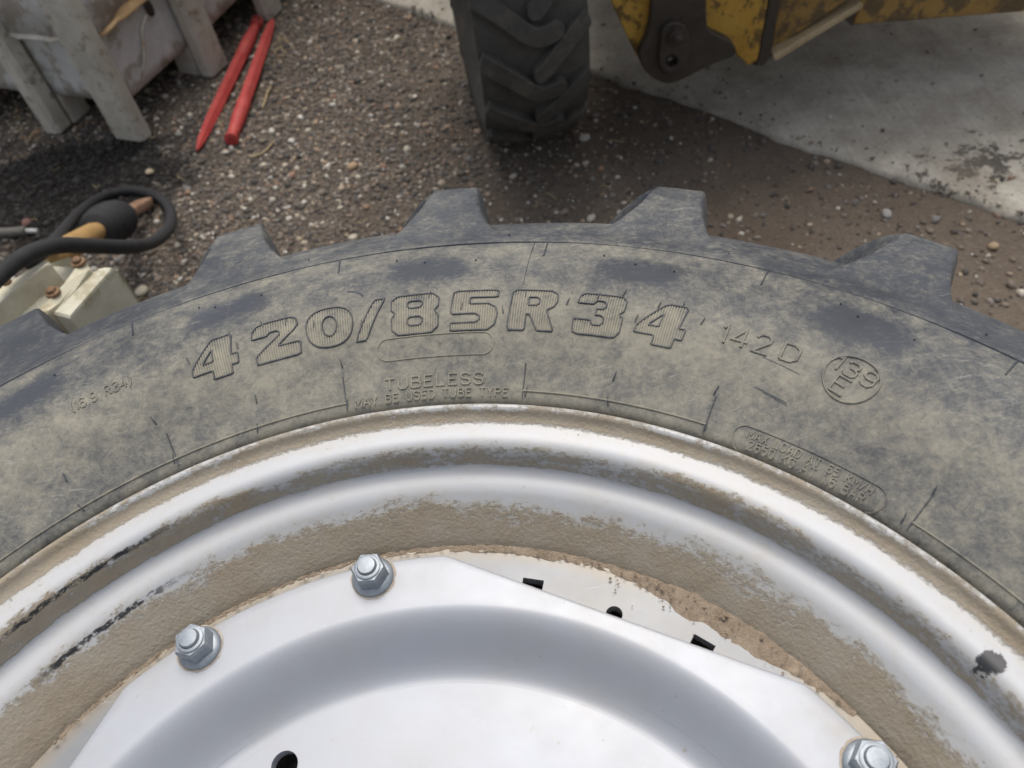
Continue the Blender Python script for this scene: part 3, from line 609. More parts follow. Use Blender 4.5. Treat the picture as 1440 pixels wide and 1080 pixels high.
# mould line round the shoulder, sections of the bead line, radial ribs
one = lambda th, r, h: surf(th, r, h)
mb_ = MB(); stroke(mb_, [(a, .0) for a in np.linspace(0, 2*math.pi, 361)][:-1], .0013, .0007, True, lambda x, y, h: surf(x, .6365+y, h), .02); mb_.build('mould_line', M_rubc, tyre)
mb_ = MB()
for k in range(20):
    a0 = A(187, 460, .016)-SP*k
    mb_ = MB(); stroke(mb_, [(a0*.6+R(.0), -.0125), (a0*.6, .0125)], .0016, .0011, False, lambda x, y, h: surf(x/.6, .6225+y, h), .004)
    mb_.build('shoulder_rib', M_rubc, tyre)
mb_ = MB()
ang = [R(128.5)]+[A(*p, .012) for p in ((237, 620), (483, 555), (735, 535), (995, 585), (1285, 730))]+[R(20)]
for i, (a, b, on) in enumerate(zip(ang[:-1], ang[1:], (1, 1, 0, 1, 0, 1))):
    mb_ = MB()
    if on: stroke(mb_, [(q*.468, 0) for q in np.linspace(a, b, 24)], .0021, .0013, False, lambda x, y, h: surf(x/.468, .4690+y, h), .004)
    if on: mb_.build('bead_line', M_rubd, tyre)
mb_ = MB()
for a in ang[1:-1]:
    mb_ = MB(); stroke(mb_, [(a*.47, -.0085), (a*.47, .0195)], .0013, .0010, False, lambda x, y, h: surf(x/.47, .4720+y, h), .004)
    mb_.build('radial_mould_line', M_rubc, tyre)
# split line of the mould, rub marks
mb_ = MB(); a_ = A(738, 400, .022); stroke(mb_, [(0, .0), (.001, .068)], .0009, .0005, False, smap(a_, .566), .004); mb_.build('mould_split_line', M_rubc, tyre)
r_, a_ = pol(503, 412, .026); mb_ = MB(); stroke(mb_, arc(-.012, -.012, .018, .014, 15, 80), .0036, .0003, False, smap(a_, r_), .003); mb_.build('rub_mark', M_rubc, tyre)
for u, v, L_ in ((1098, 516, .030), (1086, 548, .026), (1092, 553, .020), (1078, 545, .018)):
    r_, a_ = pol(u, v, .024); mb_ = MB(); stroke(mb_, [(-L_/2, .001), (0, 0), (L_/2, -.0012)], .0012, .0003, False, smap(a_, r_, R(-3)), .003); mb_.build('rub_mark', M_rubc, tyre)
# vent whiskers and vent pips left from the mould
mb_ = MB()
for u, v in ((325, 478), (268, 514), (336, 493), (403, 462), (443, 463), (372, 463), (508, 462), (604, 422), (649, 438), (740, 421), (708, 442), (797, 432), (876, 420), (840, 425), (893, 455), (960, 437), (985, 460), (925, 438), (862, 535), (225, 603), (484, 523), (1003, 558), (852, 572), (358, 603), (97, 680), (112, 712), (1309, 700), (1254, 750), (362, 568), (734, 565), (985, 614), (485, 573), (240, 645)):
    r_, a_ = pol(u, v, .026 if 400 < v < 520 else .010); r_ = max(r_, .4645); q = random.uniform(-.5, .5)
    mb_.tube([surf(a_, r_, .0002), surf(a_+.003*q, r_+.003, .0010), surf(a_+.008*q, r_+.0075, .0008)], [.0007, .0006, .0004], 5)
mb_.build('rubber_whiskers', M_rubc, tyre)['kind'] = 'stuff'
mb_ = MB()
for k in range(20):
    for da, r_ in ((R(1.5), .606), (R(-2.2), .603), (R(4), .615), (R(.5), .662), (R(-6), .655), (R(3), .690)):
        a_ = TH0+k*SP+da+random.uniform(-.02, .02)
        if r_ < .66: mb_.tube([surf(a_, r_, -.0005), surf(a_, r_, .0013)], [.0011, .0007], 6)
mb_.build('vent_pips', M_rubc, tyre)['kind'] = 'stuff'

# ---- rim, mounting ring, disc, nuts
RIMP = [(.440, -.05), (.4555, -.030), (.4582, -.006), (.4580, -.0012), (.4568, .0006), (.4545, .0009), (.4528, -.0004), (.4505, -.0048), (.4470, -.0075), (.4430, -.0087), (.4370, -.0090), (.4315, -.0095), (.4270, -.0110), (.4238, -.0145), (.4218, -.0205), (.4202, -.0280), (.4183, -.0350), (.4150, -.0380), (.4105, -.0393), (.4058, -.0404), (.4008, -.0430), (.3950, -.0492), (.3865, -.0590), (.3785, -.0684), (.3722, -.0765), (.3685, -.0840), (.3672, -.0930)]
rp, _ = densify(RIMP, RIMP, 90)
prof = [(r, LZ+z) for r, z in rp]
prof += [(.358, LZ-.12), (.356, .229)]+[(r, .4595-z) for r, z in ((.362, LZ-.09), (.40, LZ-.05), (.44, LZ-.02), (.4575, LZ-.003), (.4582, LZ-.02), (.45, LZ-.04))]
prof += [(.40, .08), (.385, .2), (.385, .3), (.40, LZ-.06), (.43, LZ-.055)]
b = MB(); b.lathe(prof, 360, cap=False); b.f += [(len(prof)*360-360+k, len(prof)*360-360+(k+1) % 360, (k+1) % 360, k) for k in range(360)]
rim = b.build('rim', M_rim, wheel, True)
sv = np.concatenate([[0], np.cumsum(np.hypot(*np.diff(np.array(prof), axis=0).T))]); sv = sv-sv[int(np.argmin(abs(rp[:, 0]-.4545)+abs(rp[:, 1]-.0009)))]
at_ = rim.data.attributes.new('prof', 'FLOAT', 'POINT'); at_.data.foreach_set('value', np.repeat(sv, 360).astype(np.float32))
BA = R(104.9)                                                     # middle of one bolt pair
bolts_px = [pol(283, 915, -.07), pol(525, 812, -.07), pol(1212, 1062, -.07)]
a1, a2 = bolts_px[0][1], bolts_px[1][1]; BA = (a1+a2)/2; BH = abs(a1-a2)/2
ring_holes = []
for k in range(4):
    mid = BA-R(45)-k*R(90)
    ring_holes.append(circ(.333*math.cos(mid), .333*math.sin(mid), .0065))
    for s in (-1, 1):
        a = mid+s*R(11.6); c = np.array([math.cos(a), math.sin(a)]); t_ = np.array([-c[1], c[0]]); q = c*.3385
        ring_holes.append([tuple(q+t_*x+c*y) for x, y in ((-.0085, -.0065), (.0085, -.0065), (.0085, .0065), (-.0085, .0065))])
mr = plate('mounting_ring', circ(0, 0, .3715, 160), [circ(0, 0, .3185, 120)]+ring_holes, .010, M_ring, rim, Matrix.Translation((0, 0, LZ-.0860)))
# disc: arcs with bolt pairs, straight cuts between them, dished centre
AR = .3575; HA = R(21.6); CI = AR*math.cos(R(45)-HA)
NTH = 720; ths = [2*math.pi*k/NTH for k in range(NTH)]
def rout(th):
    d = (th-BA+R(45)) % R(90)-R(45)
    if abs(d) <= HA: return AR
    return CI/math.cos(abs(d)-R(45))
DP = [(.3155, -.0700)]+[(.3155-.0440*k/12, -.0700-.0470*(.5-.5*math.cos(math.pi*k/12))) for k in range(1, 13)]+[(.2695, -.1171)]
dp, _ = densify(DP, DP, 34)
V = []
for th in ths:
    ro = rout(th); c, s = math.cos(th), math.sin(th)
    L = [(ro-.003, -.0805), (ro, -.0800), (ro, -.0715), (ro-.0007, -.0705), (ro-.0020, -.0700)]+[(ro-.002+(.316-ro+.002)*k/6, -.0700) for k in range(1, 6)]+[tuple(q) for q in dp]
    V += [(r*c, r*s, LZ+z) for r, z in L]
nl = len(L); F = [(i*nl+k, ((i+1) % NTH)*nl+k, ((i+1) % NTH)*nl+k+1, i*nl+k+1) for i in range(NTH) for k in range(nl-1)]
disc = mesh('wheel_disc', V, F, M_disc, wheel, True); disc.data.set_sharp_from_angle(angle=R(38))
hr, ha = pol(400, 1076, -.117)
fh = [circ(min(hr, .2560)*math.cos(ha+k*R(90)), min(hr, .2560)*math.sin(ha+k*R(90)), .0105) for k in range(4)]
plate('disc_centre', circ(0, 0, .2697, 240), [circ(0, 0, .09, 80)]+fh, .010, M_disc, disc, Matrix.Translation((0, 0, LZ-.1221)))
def nut(a, r, spin):
    x, y = r*math.cos(a), r*math.sin(a); z0 = LZ-.0700
    o = MB()
    rr = .0142; cf = .90
    o.lathe([(rr*.9, .004), (rr, .005), (rr, .0165), (rr*cf, .0190), (rr*.62, .0193)], 6, (x, y, z0), spin); n_ = o.build('nut', M_zinc, wheel)
    s_ = MB(); s_.lathe([(.0076, .015), (.0076, .0222), (.0068, .0235), (.003, .0238)], 20, (x, y, z0)); s_.lathe([(.0105, .0188), (.0105, .0204), (.0094, .0209), (.0080, .0209)], 24, (x, y, z0), 0, False); s_.build('stud', M_zinc, n_, False, 40)
    w_ = MB(); w_.lathe([(.0168, -.0005), (.0170, .0026), (.0160, .0040), (.0130, .0056), (.010, .0056)], 28, (x, y, z0)); w_.build('washer', M_zinc, n_, False, 40)
    v = [(x+(.0183+random.uniform(-.0006, .0009))*math.cos(k*.18)+.0, y+(.0183+random.uniform(-.0006, .0009))*math.sin(k*.18), z0+.0004) for k in range(35)]
    q_ = MB(); q_.add([(p[0], p[1], p[2]) for p in v]+[(x, y, z0+.0015)], [(k, (k+1) % 35, 35) for k in range(35)]); q_.build('rust_ring', M_rust, n_)
rb = sum(p[0] for p in bolts_px)/3
for k in range(4):
    for s in (-1, 1): nut(BA+s*BH-k*R(90), rb, random.uniform(0, 1))
# dried soil packed into the corner between rim and ring
V = []; F = []; aa = np.linspace(R(30), R(134), 420); nc = 7
for i, a in enumerate(aa):
    d = math.degrees(a); wd = .0025+.016*math.exp(-((d-46)/10)**2)+.004*math.exp(-((d-70)/14)**2); wd *= .8+.5*vnoise(np.array(d), np.array(0.), .6, 4)
    for k in range(nc):
        t_ = k/(nc-1); r = .3745-(wd+.006)*t_; h = (.0025+wd*.13)*(1-t_)**1.3+(vnoise(np.array(d), np.array(k*1.), 1.7, 6)-.5)*.002*(t_ < 1)
        V.append((r*math.cos(a), r*math.sin(a), LZ-.0812+float(h)+(.0 if t_ < 1 else -.002)))
F = [(i*nc+k, i*nc+k+1, (i+1)*nc+k+1, (i+1)*nc+k) for i in range(len(aa)-1) for k in range(nc-1)]
so = mesh('packed_soil', V, F, M_soil, rim, True); so['kind'] = 'stuff'
n = 420; a = np.where(rng.random(n) < .25, rng.normal(R(47), R(9), n), rng.uniform(R(30), R(135), n)); wide = np.abs(np.degrees(a)-47) < 14
r = np.where(wide,   .370-np.abs(rng.normal(0, .009, n)), .3675-np.abs(rng.normal(0, .0016, n)))
gxy = np.stack([r*np.cos(a), r*np.sin(a)], -1)
cr2 = pebbles('soil_crumbs', gxy, np.clip(rng.lognormal(math.log(.0006), .45, n), .0003, .0016), M_soil, .2, np.where(wide, LZ-.0785+np.clip((r-.353)*.13, 0, .02), LZ-.0765), rim); cr2['kind'] = 'stuff'

# the wheel underneath, same kind, carrying the upper one
low = wheel.copy(); col.objects.link(low); low.location = (WC[0]+.012, WC[1]-.015, 0); low.rotation_euler = (0, 0, R(31)); low['label'] = 'lower tractor wheel hidden beneath the upper wheel of the stack'
for ch in list(wheel.children):
    if ch.name.startswith('nut'): continue
    c = ch.copy(); col.objects.link(c); c.parent = low
    for s in list(ch.children):
        if s.name.split('.')[0] not in ('lug', 'mounting_ring', 'disc_centre'): continue
        d = s.copy(); col.objects.link(d); d.parent = c

# ------------------------------------------------------------------ steel bin, upper left
p1 = (at(182, 197, 0)+at(222, 185, 0))[:2]/2; p3 = (at(352, 28, 0)+at(392, 20, 0))[:2]/2
e1 = p3-p1; e1 /= np.linalg.norm(e1); e2 = np.array([-e1[1], e1[0]])           # e1 along the right face, e2 along the left face
BIN = empty('metal_bin', (p1[0], p1[1], 0), math.atan2(e1[1], e1[0]))         # local x along right face, local y along left face
tag(BIN, 'weathered grey-white metal bin on posts with torn panels left of the red spikes', 'bin')
LX, LY = 2.0, 1.4; ZB, ZM, ZT = .115, .355, 1.05
def panel(name, a, b, z0, z1, off, m, nx_=24, nz_=6, dent=.006, seed=0, flare=None):
    # wall sheet from a to b (local xy), outward offset off, uneven; flare bends its lower edge outwards
    a = np.array(a); b = np.array(b); d = b-a; L = np.linalg.norm(d); d /= L; nn = np.array([d[1], -d[0]]); V = []
    for j in range(nz_+1):
        for i in range(nx_+1):
            s = L*i/nx_; z = z0+(z1-z0)*j/nz_; q = off+(float(vnoise(np.array(s+seed), np.array(z), 6, seed+3))-.5)*dent
            zz = z
            if flare and j == 0: q += flare*(.5+float(vnoise(np.array(s), np.array(0.), 9, seed+5))); zz += (float(vnoise(np.array(s), np.array(3.), 14, seed+8))-.5)*.028
            p = a+d*s+nn*q; V.append((p[0], p[1], zz))
    n_ = len(V); V2 = [(x-nn[0]*.006, y-nn[1]*.006, z) for x, y, z in V]; w_ = nx_+1
    F = [(j*w_+i, j*w_+i+1, (j+1)*w_+i+1, (j+1)*w_+i) for j in range(nz_) for i in range(nx_)]
    F2 = [tuple(n_+k for k in f[::-1]) for f in F]
    E_ = [(i, n_+i, n_+i+1, i+1) for i in range(nx_)]+[(nz_*w_+i, nz_*w_+i+1, n_+nz_*w_+i+1, n_+nz_*w_+i) for i in range(nx_)]
    E_ += [(j*w_, (j+1)*w_, n_+(j+1)*w_, n_+j*w_) for j in range(nz_)]+[(j*w_+nx_, n_+j*w_+nx_, n_+(j+1)*w_+nx_, (j+1)*w_+nx_) for j in range(nz_)]
    return mesh(name, V+V2, F+F2+E_, m, BIN, True)
corner = [(0, 0), (LX, 0), (LX, LY), (0, LY)]
for k, (a, b) in enumerate((((.0, .0), (LX, .0)), ((.0, LY), (.0, .0)), ((LX, .0), (LX, LY)), ((LX, LY), (.0, LY)))):
    lo = panel('lower_panel', a, b, ZB, ZM+.05, -.010, M_bin, 60, 8, .010, k*7)
    panel('upper_panel', a, b, ZM, ZT, .012, M_bin, 90, 6, .006, k*5+2, .016)
b = MB(); b.box((LX/2, LY/2, ZB+.012), LX-.03, LY-.03, .02); b.build('floor_plate', M_bin, BIN)
# bottom edge folds of the panels, rust on the right lip
def lip(name, axis, a, b, m, seed):
    V = []; n = 26
    for i in range(n):
        q = a+(b-a)*i/(n-1); k = float(vnoise(np.array(q), np.array(0.), 16, seed)); k2 = float(vnoise(np.array(q), np.array(5.), 30, seed+1))
        top = (-.016, ZM+.012); bot = (-.026-.010*k, ZM-.008-.012*k2)
        for o_, z in (top, bot, (bot[0]+.001, bot[1]-.005), (top[0]+.005, top[1]-.006)):
            V.append((q, o_, z) if axis == 'x' else (o_, q, z))
    F = [(i*4+k, i*4+(k+1) % 4, (i+1)*4+(k+1) % 4, (i+1)*4+k) for i in range(n-1) for k in range(4)]+[(0, 3, 2, 1), ((n-1)*4, (n-1)*4+1, (n-1)*4+2, (n-1)*4+3)]
    return mesh(name, V, F, m, BIN)
lip('rusty_lip', 'x', .020, .352, M_rustedge, 3); lip('lip', 'x', .450, .750, M_edge, 5); lip('lip', 'x', .85, 1.15, M_edge, 6)
lip('lip', 'y', .052, .160, M_edge, 8); lip('lip', 'y', .150, .298, M_edge, 12); lip('lip', 'y', .372, .630, M_edge, 9)
def torn(pts, rad, m=M_edge):                         # raised torn seams on the right lower panel
    o = MB(); o.tube([(x, y, z) for x, y, z in pts], rad, 5); o.build('torn_seam', m, BIN, True)
torn([(.115, .008, .145), (.135, .002, .170), (.150, .004, .178), (.165, .0, .205), (.185, .003, .235), (.20, .0, .262), (.225, .003, .275), (.25, .004, .285)], [.002, .005, .004, .006, .005, .006, .005, .002])
torn([(.17, .006, .325), (.20, .003, .318), (.215, .003, .312), (.235, .004, .320)], [.001, .004, .003, .001])
o = MB(); o.lathe([(.030, -.004), (.026, .004), (.012, .006)], 12, (.265, -.004, .300)); h_ = o.build('dent', M_blk, BIN, True)
h_.data.transform(Matrix.Translation((.265, -.004, .30)) @ Matrix.Rotation(R(90), 4, 'X') @ Matrix.Scale(.5, 4, (1, 0, 0)) @ Matrix.Translation((-.265, .004, -.30)))
o.v = []
def post(x, y, along, wd=.100, dp_=.07, z1=ZT+.02, foot=.0):
    o = MB(); ax = np.eye(3) if along == 'x' else np.array([[0, 1., 0], [-1., 0, 0], [0, 0, 1]])
    o.box((x, y, (z1+foot)/2), wd, dp_, z1-foot, ax, .014); return o.build('post', M_post, BIN)
c_ = post(-.018, .020, 'y', .125, .060)
for k in (1, 2, 3, 4): post(k*.40+.0, -.030, 'x', .110, .060)
for k in (1, 2, 3): post(-.030, k*.335, 'y', .070, .075)
for k in (0, 1, 2, 3, 4): post(k*.40+.05, LY+.02, 'x', .09, .07)
o = MB(); o.box((.40, .055, .06), .085, .09, .116, None, .006); o.build('foot_block', M_post, BIN)
o = MB(); o.box((.055, .335, .06), .09, .07, .116, None, .006); o.build('foot_block', M_post, BIN)

# ------------------------------------------------------------------ two red spikes
def spike(tip, head, label):
    tip = Vector(tip); head = Vector(head); L = (head-tip).length; ax = (head-tip).normalized()
    e = empty('red_spike', tip); rot = ax.to_track_quat('Z', 'Y'); e.rotation_mode = 'QUATERNION'; e.rotation_quaternion = rot
    b = MB(); b.lathe([(.004, 0), (.014, .045), (.0200, .16), (.0222, L*.55), (.0222, L*.70)], 6); b.build('shaft', M_red, e)
    b = MB(); b.lathe([(.0205, L*.70-.004), (.0230, L*.72), (.0230, L-.105), (.0212, L-.10), (.0206, L-.095), (.0192, L-.045), (.0145, L-.024), (.0135, L-.010)], 24); b.build('neck', M_red, e, False, 40)
    b = MB(); b.lathe([(.0155, L-.013), (.0230, L-.010), (.0235, L-.002), (.0200, L), (.010, L+.001), (.009, L-.004)], 20); b.build('head', M_red, e, False, 40)
    tag(e, label, 'spike', 'red spikes on the gravel'); return e
h0 = at(325, 197, .022); t0 = at(384, 27, .012); spike(t0, h0, 'red steel spike whose round collared head points towards the camera')
t1 = at(277, 211, .012); h1 = at(361, 34, .022); sp2 = spike(t1, h1, 'red steel spike whose pointed tip lies nearest the camera')
o = MB(); L2 = (Vector(h1)-Vector(t1)).length
o.tube([(.019*math.cos(a), .019*math.sin(a), L2+.012+.012*math.sin(a)) for a in np.linspace(-.6, 3.6, 14)], .0045, 6); o.build('wire_ring', M_red, sp2, True)

# ------------------------------------------------------------------ yellow loader, upper middle and right
LO = empty('yellow_loader', (0.9, 2.6, 0)); tag(LO, 'worn yellow loader with chunky black tyre parked on the concrete edge', 'loader')
off = Vector((-.9, -2.6, 0))
RT, WT = .420, .300
ty = at(752, 197, 0); TC = Vector((float(ty[0])-.022, float(ty[1])+.128, RT))
TYAW = R(3.0); TLEAN = R(0)
def tm(s, t, h):                                    # point on the tread: s across, t along the circumference (0 = facing the camera), h above the carcass
    e_ = abs(s)/(WT/2); rc = RT-.026-.012*e_**2-.05*max(0, e_-.86)**1.3/.14**.3; a = t/RT
    rr = rc+h; x, y, z = s*.88, -rr*math.cos(a), rr*math.sin(a)
    return (TC.x+x*math.cos(TYAW)-y*math.sin(TYAW)+off.x, TC.y+x*math.sin(TYAW)+y*math.cos(TYAW)+off.y, TC.z+z+off.z)
V = []; sprof = [(-.09, -.20), (-.135, -.145), (-.152, -.085), (-.155, -.045)]
S_ = list(np.linspace(-.15, .15, 19)); na = 120
for k in range(na):
    t_ = 2*math.pi*RT*k/na
    ring_ = []
    for s, h in sprof: 
        e_ = 1.0; ring_.append((s, h))
    for s in S_: ring_.append((s, None))
    for s, h in sprof[::-1]: ring_.append((-s, h))
    for s, h in ring_:
        if h is None: V.append(tm(s, t_, 0))
        else:
            a = t_/RT; rr = RT+h; x, y, z = s*.88, -rr*math.cos(a), rr*math.sin(a)
            V.append((TC.x+x*math.cos(TYAW)-y*math.sin(TYAW)+off.x, TC.y+x*math.sin(TYAW)+y*math.cos(TYAW)+off.y, TC.z+z+off.z))
nw = len(ring_); F = [(k*nw+j, k*nw+j+1, ((k+1) % na)*nw+j+1, ((k+1) % na)*nw+j) for k in range(na) for j in range(nw-1)]
lt = mesh('tyre', V, F, M_ltyre, LO, True)
def loader_lug(path, wd, hgt, t0):
    # a thick bar with rounded end, wrapped round the tread
    pts = chaikin_open(path, 2); o = MB(); n_ = len(pts); V = []
    for i, p in enumerate(pts):
        a = np.array(pts[max(i-1, 0)]); b_ = np.array(pts[min(i+1, n_-1)]); t_ = b_-a; t_ /= np.linalg.norm(t_); nn = np.array([-t_[1], t_[0]])
        k = 1.0
        dist = sum(np.linalg.norm(np.array(pts[j+1])-np.array(pts[j])) for j in range(i, n_-1))
        if dist < wd/2: k = math.sqrt(max(.03, 1-(1-dist/(wd/2))**2))
        for o_, h in ((-.56, -.012), (-.50, hgt-.004), (-.42, hgt), (.42, hgt), (.50, hgt-.004), (.56, -.012)):
            q = np.array(p)+nn*o_*wd*k; V.append(tm(float(np.clip(q[0], -.158, .158)), q[1]+t0, h))
    F = [(i*6+k, i*6+k+1, (i+1)*6+k+1, (i+1)*6+k) for i in range(n_-1) for k in range(5)]; F += [(0, 5, 4, 3, 2, 1), tuple((n_-1)*6+k for k in range(6))]
    o.add(V, [f[::-1] for f in F]); b_ = o.build('tread_lug', M_ltyre, lt, False, 35)
def chaikin_open(P, it):
    P = [np.array(p, float) for p in P]
    for _ in range(it):
        Q = [P[0]]
        for a, b in zip(P[:-1], P[1:]): Q += [a*.78+b*.22, a*.22+b*.78]
        P = Q+[P[-1]]
    D_ = []
    for a, b in zip(P[:-1], P[1:]):
        k = max(1, int(np.linalg.norm(b-a)/.012)); D_ += [a+(b-a)*j/k for j in range(k)]
    return D_+[P[-1]]
NLUG = 17; PT = 2*math.pi*RT/NLUG
for k in range(NLUG):
    loader_lug([(-.156, .086), (-.085, .036), (-.005, -.034), (.045, -.030), (.078, -.014)], .048, .024, k*PT+.075)
    loader_lug([(.156, .080), (.085, .030), (.015, -.036), (-.012, -.046)], .046, .024, k*PT+.075+PT*.43)
o = MB(); o.lathe([(.15, -.07), (.18, -.08), (.20, -.075), (.20, .075), (.18, .08), (.15, .07), (.12, .04), (.05, .06)], 40); o.build('wheel_hub', M_yel2, LO, False, 40)
hub = LO.children[-1]; hub.data.transform(Matrix.Translation(TC+off) @ Matrix.Rotation(TYAW, 4, 'Z') @ Matrix.Rotation(R(90), 4, 'Y'))
def vplate(name, px, Y, thick, m, holes=(), tilt=0.0, bev=.003):
    # outline given on the plane y = Y, thickness goes back from it
    P = [aty(u, v, Y) for u, v in px]; pl = [(p[0]-.9, p[2]) for p in P]
    hs = [[(p[0]-.9, p[2]) for p in [aty(u, v, Y) for u, v in h]] for h in holes]
    M_ = Matrix(((1, 0, 0, 0), (0, 0, 1, Y-2.6+thick/2), (0, 1, 0, 0), (0, 0, 0, 1)))
    return plate(name, pl, hs, thick, m, LO, M_, bev)
YB = 1.80
def pc(u, v, r, n=16): return [(u+r*math.cos(2*math.pi*k/n), v+r*math.sin(2*math.pi*k/n)) for k in range(n)]
vplate('pivot_plate', chaikin([(928, -330), (922, -60), (915, 45), (898, 76), (903, 95), (916, 109), (932, 117), (945, 118), (960, 112), (1000, 91), (1036, 78), (1033, 62), (1018, 53), (1002, 47), (993, 36), (995, -60), (990, -330)], .2), YB, .030, M_blk, [pc(945, 87, 6)])
lk = vplate('link_plate', chaikin([(930, 55), (933, 40), (942, 33), (955, 32), (965, 38), (969, 52), (967, 90), (961, 102), (948, 107), (934, 103), (927, 92)], .22), YB-.016, .016, M_blk, [pc(945, 87, 9)])
q = aty(951, 50, YB-.016); o = MB(); o.lathe([(.020, -.002), (.020, .010), (.011, .011), (.011, .022), (.008, .025), (.002, .026)], 14); bo = o.build('pivot_bolt', M_blk, LO, False, 40)
bo.data.transform(Matrix.Translation((q[0]-.9, q[1]-2.6, q[2])) @ Matrix.Rotation(R(90), 4, 'X'))
vplate('side_plate', [(846, -330), (853, -60), (861, 7), (893, 74), (903, 90), (909, 70), (917, 45), (924, -60), (930, -330)], YB+.034, .020, M_yel)
vplate('front_plate', chaikin([(986, -330), (990, -60), (988, 40), (1004, 50), (1018, 55), (1032, 64), (1036, 78), (1044, 83), (1050, 91), (1058, 92), (1066, 84), (1074, 40), (1081, -2), (1086, -60), (1092, -330)], .15), YB+.031, .026, M_yel)
vplate('edge_bar', [(1092, -330), (1087, -60), (1082, 0), (1067, 84), (1060, 92), (1072, 94), (1084, 82), (1097, 0), (1102, -60), (1106, -330)], YB+.029, .050, M_blk)
vplate('arm_plate', [(1106, -330), (1101, -60), (1096, 0), (1085, 68), (1094, 66), (1200, -6), (1240, -60), (1260, -330)], YB+.062, .022, M_yel2)
# folded lower edge of the arm, running up to the right
a = Vector(aty(1083, 76, YB+.05)); b_ = Vector(aty(1207, 0, YB+.10)); d = (b_-a); L = d.length; d.normalize(); s_ = Vector((0, 1, 0)); n_ = d.cross(s_).normalized()
o = MB(); o.box(tuple((a+b_)/2+off), L, .06, .018, np.array([d, s_, n_]), .004); o.build('arm_flange', simple('scuffed_tan_edge', (.26, .19, .10), (.42, .33, .20), 20, .75, 0, .3, .002), LO)
vplate('cross_beam', [(1199, 36), (1208, 4), (1214, -40), (1230, -330), (1900, -330), (1900, -10), (1640, 4), (1440, 17)], YB+.12, .16, M_yel2, (), 0, .006)
vplate('beam_end', [(1183, 24), (1199, 37), (1209, 0), (1196, 4)], YB+.115, .12, M_blk, (), 0, .002)
# rest of the machine, out of frame above
o = MB(); o.box((1.15+off.x, 3.05+off.y, .78), 1.5, 2.4, .40, None, .03); o.build('chassis', M_yel2, LO)
o = MB(); o.box((1.20+off.x, 3.05+off.y, 1.22), 1.5, 1.6, .50, None, .06); o.build('engine_cover', M_yel, LO)
o = MB(); o.box((1.10+off.x, 4.2+off.y, 1.75), 1.5, 1.1, 1.50, None, .06); o.build('cab', M_blk, LO)
o = MB(); o.box((TC.x+off.x, TC.y+.05+off.y, RT*2+.09), .40, .95, .03, None, .01); o.build('mudguard', M_blk, LO)
o = MB(); o.tube([(TC.x+off.x, TC.y+off.y, RT), (.9+off.x, TC.y+off.y, RT+.05)], .06, 16); o.build('axle', M_blk, LO, True)
for dx, dy in ((.0, 1.35), (1.75, 1.35)):
    c = lt.copy(); col.objects.link(c); c.location = (dx, dy, 0)
    h2 = hub.copy(); col.objects.link(h2); h2.location = (dx, dy, 0)

# ------------------------------------------------------------------ cream machine head, coupling rod, hoses, left edge
CM = empty('cream_machine', (-.95, 1.05, 0)); tag(CM, 'cream painted machine housing with rusty bolts half hidden behind the tyre', 'machine')
def prism(name, px, z0, z1, m, drop=None, par=CM, bev=.004):
    # block whose top outline is given in photo pixels; corner heights may differ
    zt = drop or [z1]*len(px); T = [at(u, v, z) for (u, v), z in zip(px, zt)]; n = len(T)
    cen = np.mean([p for p in T], 0); V = []
    for p in T: d_ = (cen-p)*np.array([1, 1, 0]); d_ = d_/np.linalg.norm(d_); V.append(p+d_*bev)
    V += [p-np.array([0, 0, bev]) for p in T]; V += [np.array([p[0], p[1], z0]) for p in T]
    V = [v-np.array([-.95, 1.05, 0]) for v in V]
    ar = sum(T[i][0]*T[(i+1) % n][1]-T[(i+1) % n][0]*T[i][1] for i in range(n))
    F = [tuple(range(n)), tuple(range(3*n-1, 2*n-1, -1))]
    for k in range(2):
        for i in range(n): j = (i+1) % n; F.append((k*n+j, k*n+i, (k+1)*n+i, (k+1)*n+j))
    if ar < 0: F = [f[::-1] for f in F]
    return mesh(name, V, F, m, par)
prism('housing', [(-120, 520), (-60, 470), (0, 410), (60, 372), (98, 360), (112, 372), (92, 404), (62, 440), (10, 480)], .0, .52, M_creamg, [.54, .54, .54, .53, .53, .51, .51, .52, .53])
prism('cover_strip', [(-60, 455), (0, 402), (66, 364), (70, 370), (40, 392), (4, 424), (-50, 470)], .50, .565, M_cream)
prism('bolt_flange', [(50, 440), (88, 398), (114, 366), (121, 369), (126, 378), (104, 406), (82, 428), (66, 440)], .46, .545, M_cream, [.535, .535, .535, .53, .525, .525, .525, .53])
prism('side_ledge', [(66, 446), (84, 428), (106, 404), (126, 380), (141, 380), (112, 412), (86, 442)], .30, .50, M_cream)
prism('guard_plate', [(74, 440), (140, 376), (150, 374), (160, 375), (97, 446)], .12, .53, M_creamg, [.525, .53, .53, .53, .525])
prism('guard_side', [(96, 447), (160, 376), (166, 378), (185, 418), (150, 455)], .10, .50, M_cream, [.52, .525, .52, .44, .44])
for u, v, z in ((74, 411, .536), (110, 369, .536), (10, 397, .566)):
    q = at(u, v, z); o = MB(); x, y = q[0]+.95, q[1]-1.05
    s_ = 1.0 if u > 20 else .6
    o.lathe([(.0125*s_, -.004), (.0125*s_, .002), (.009*s_, .003)], 18, (x, y, z)); o.lathe([(.0082*s_, .002), (.0082*s_, .008), (.0065*s_, .0095), (.002, .010)], 6, (x, y, z), .3); o.build('bolt', M_bolt, CM, False, 40)
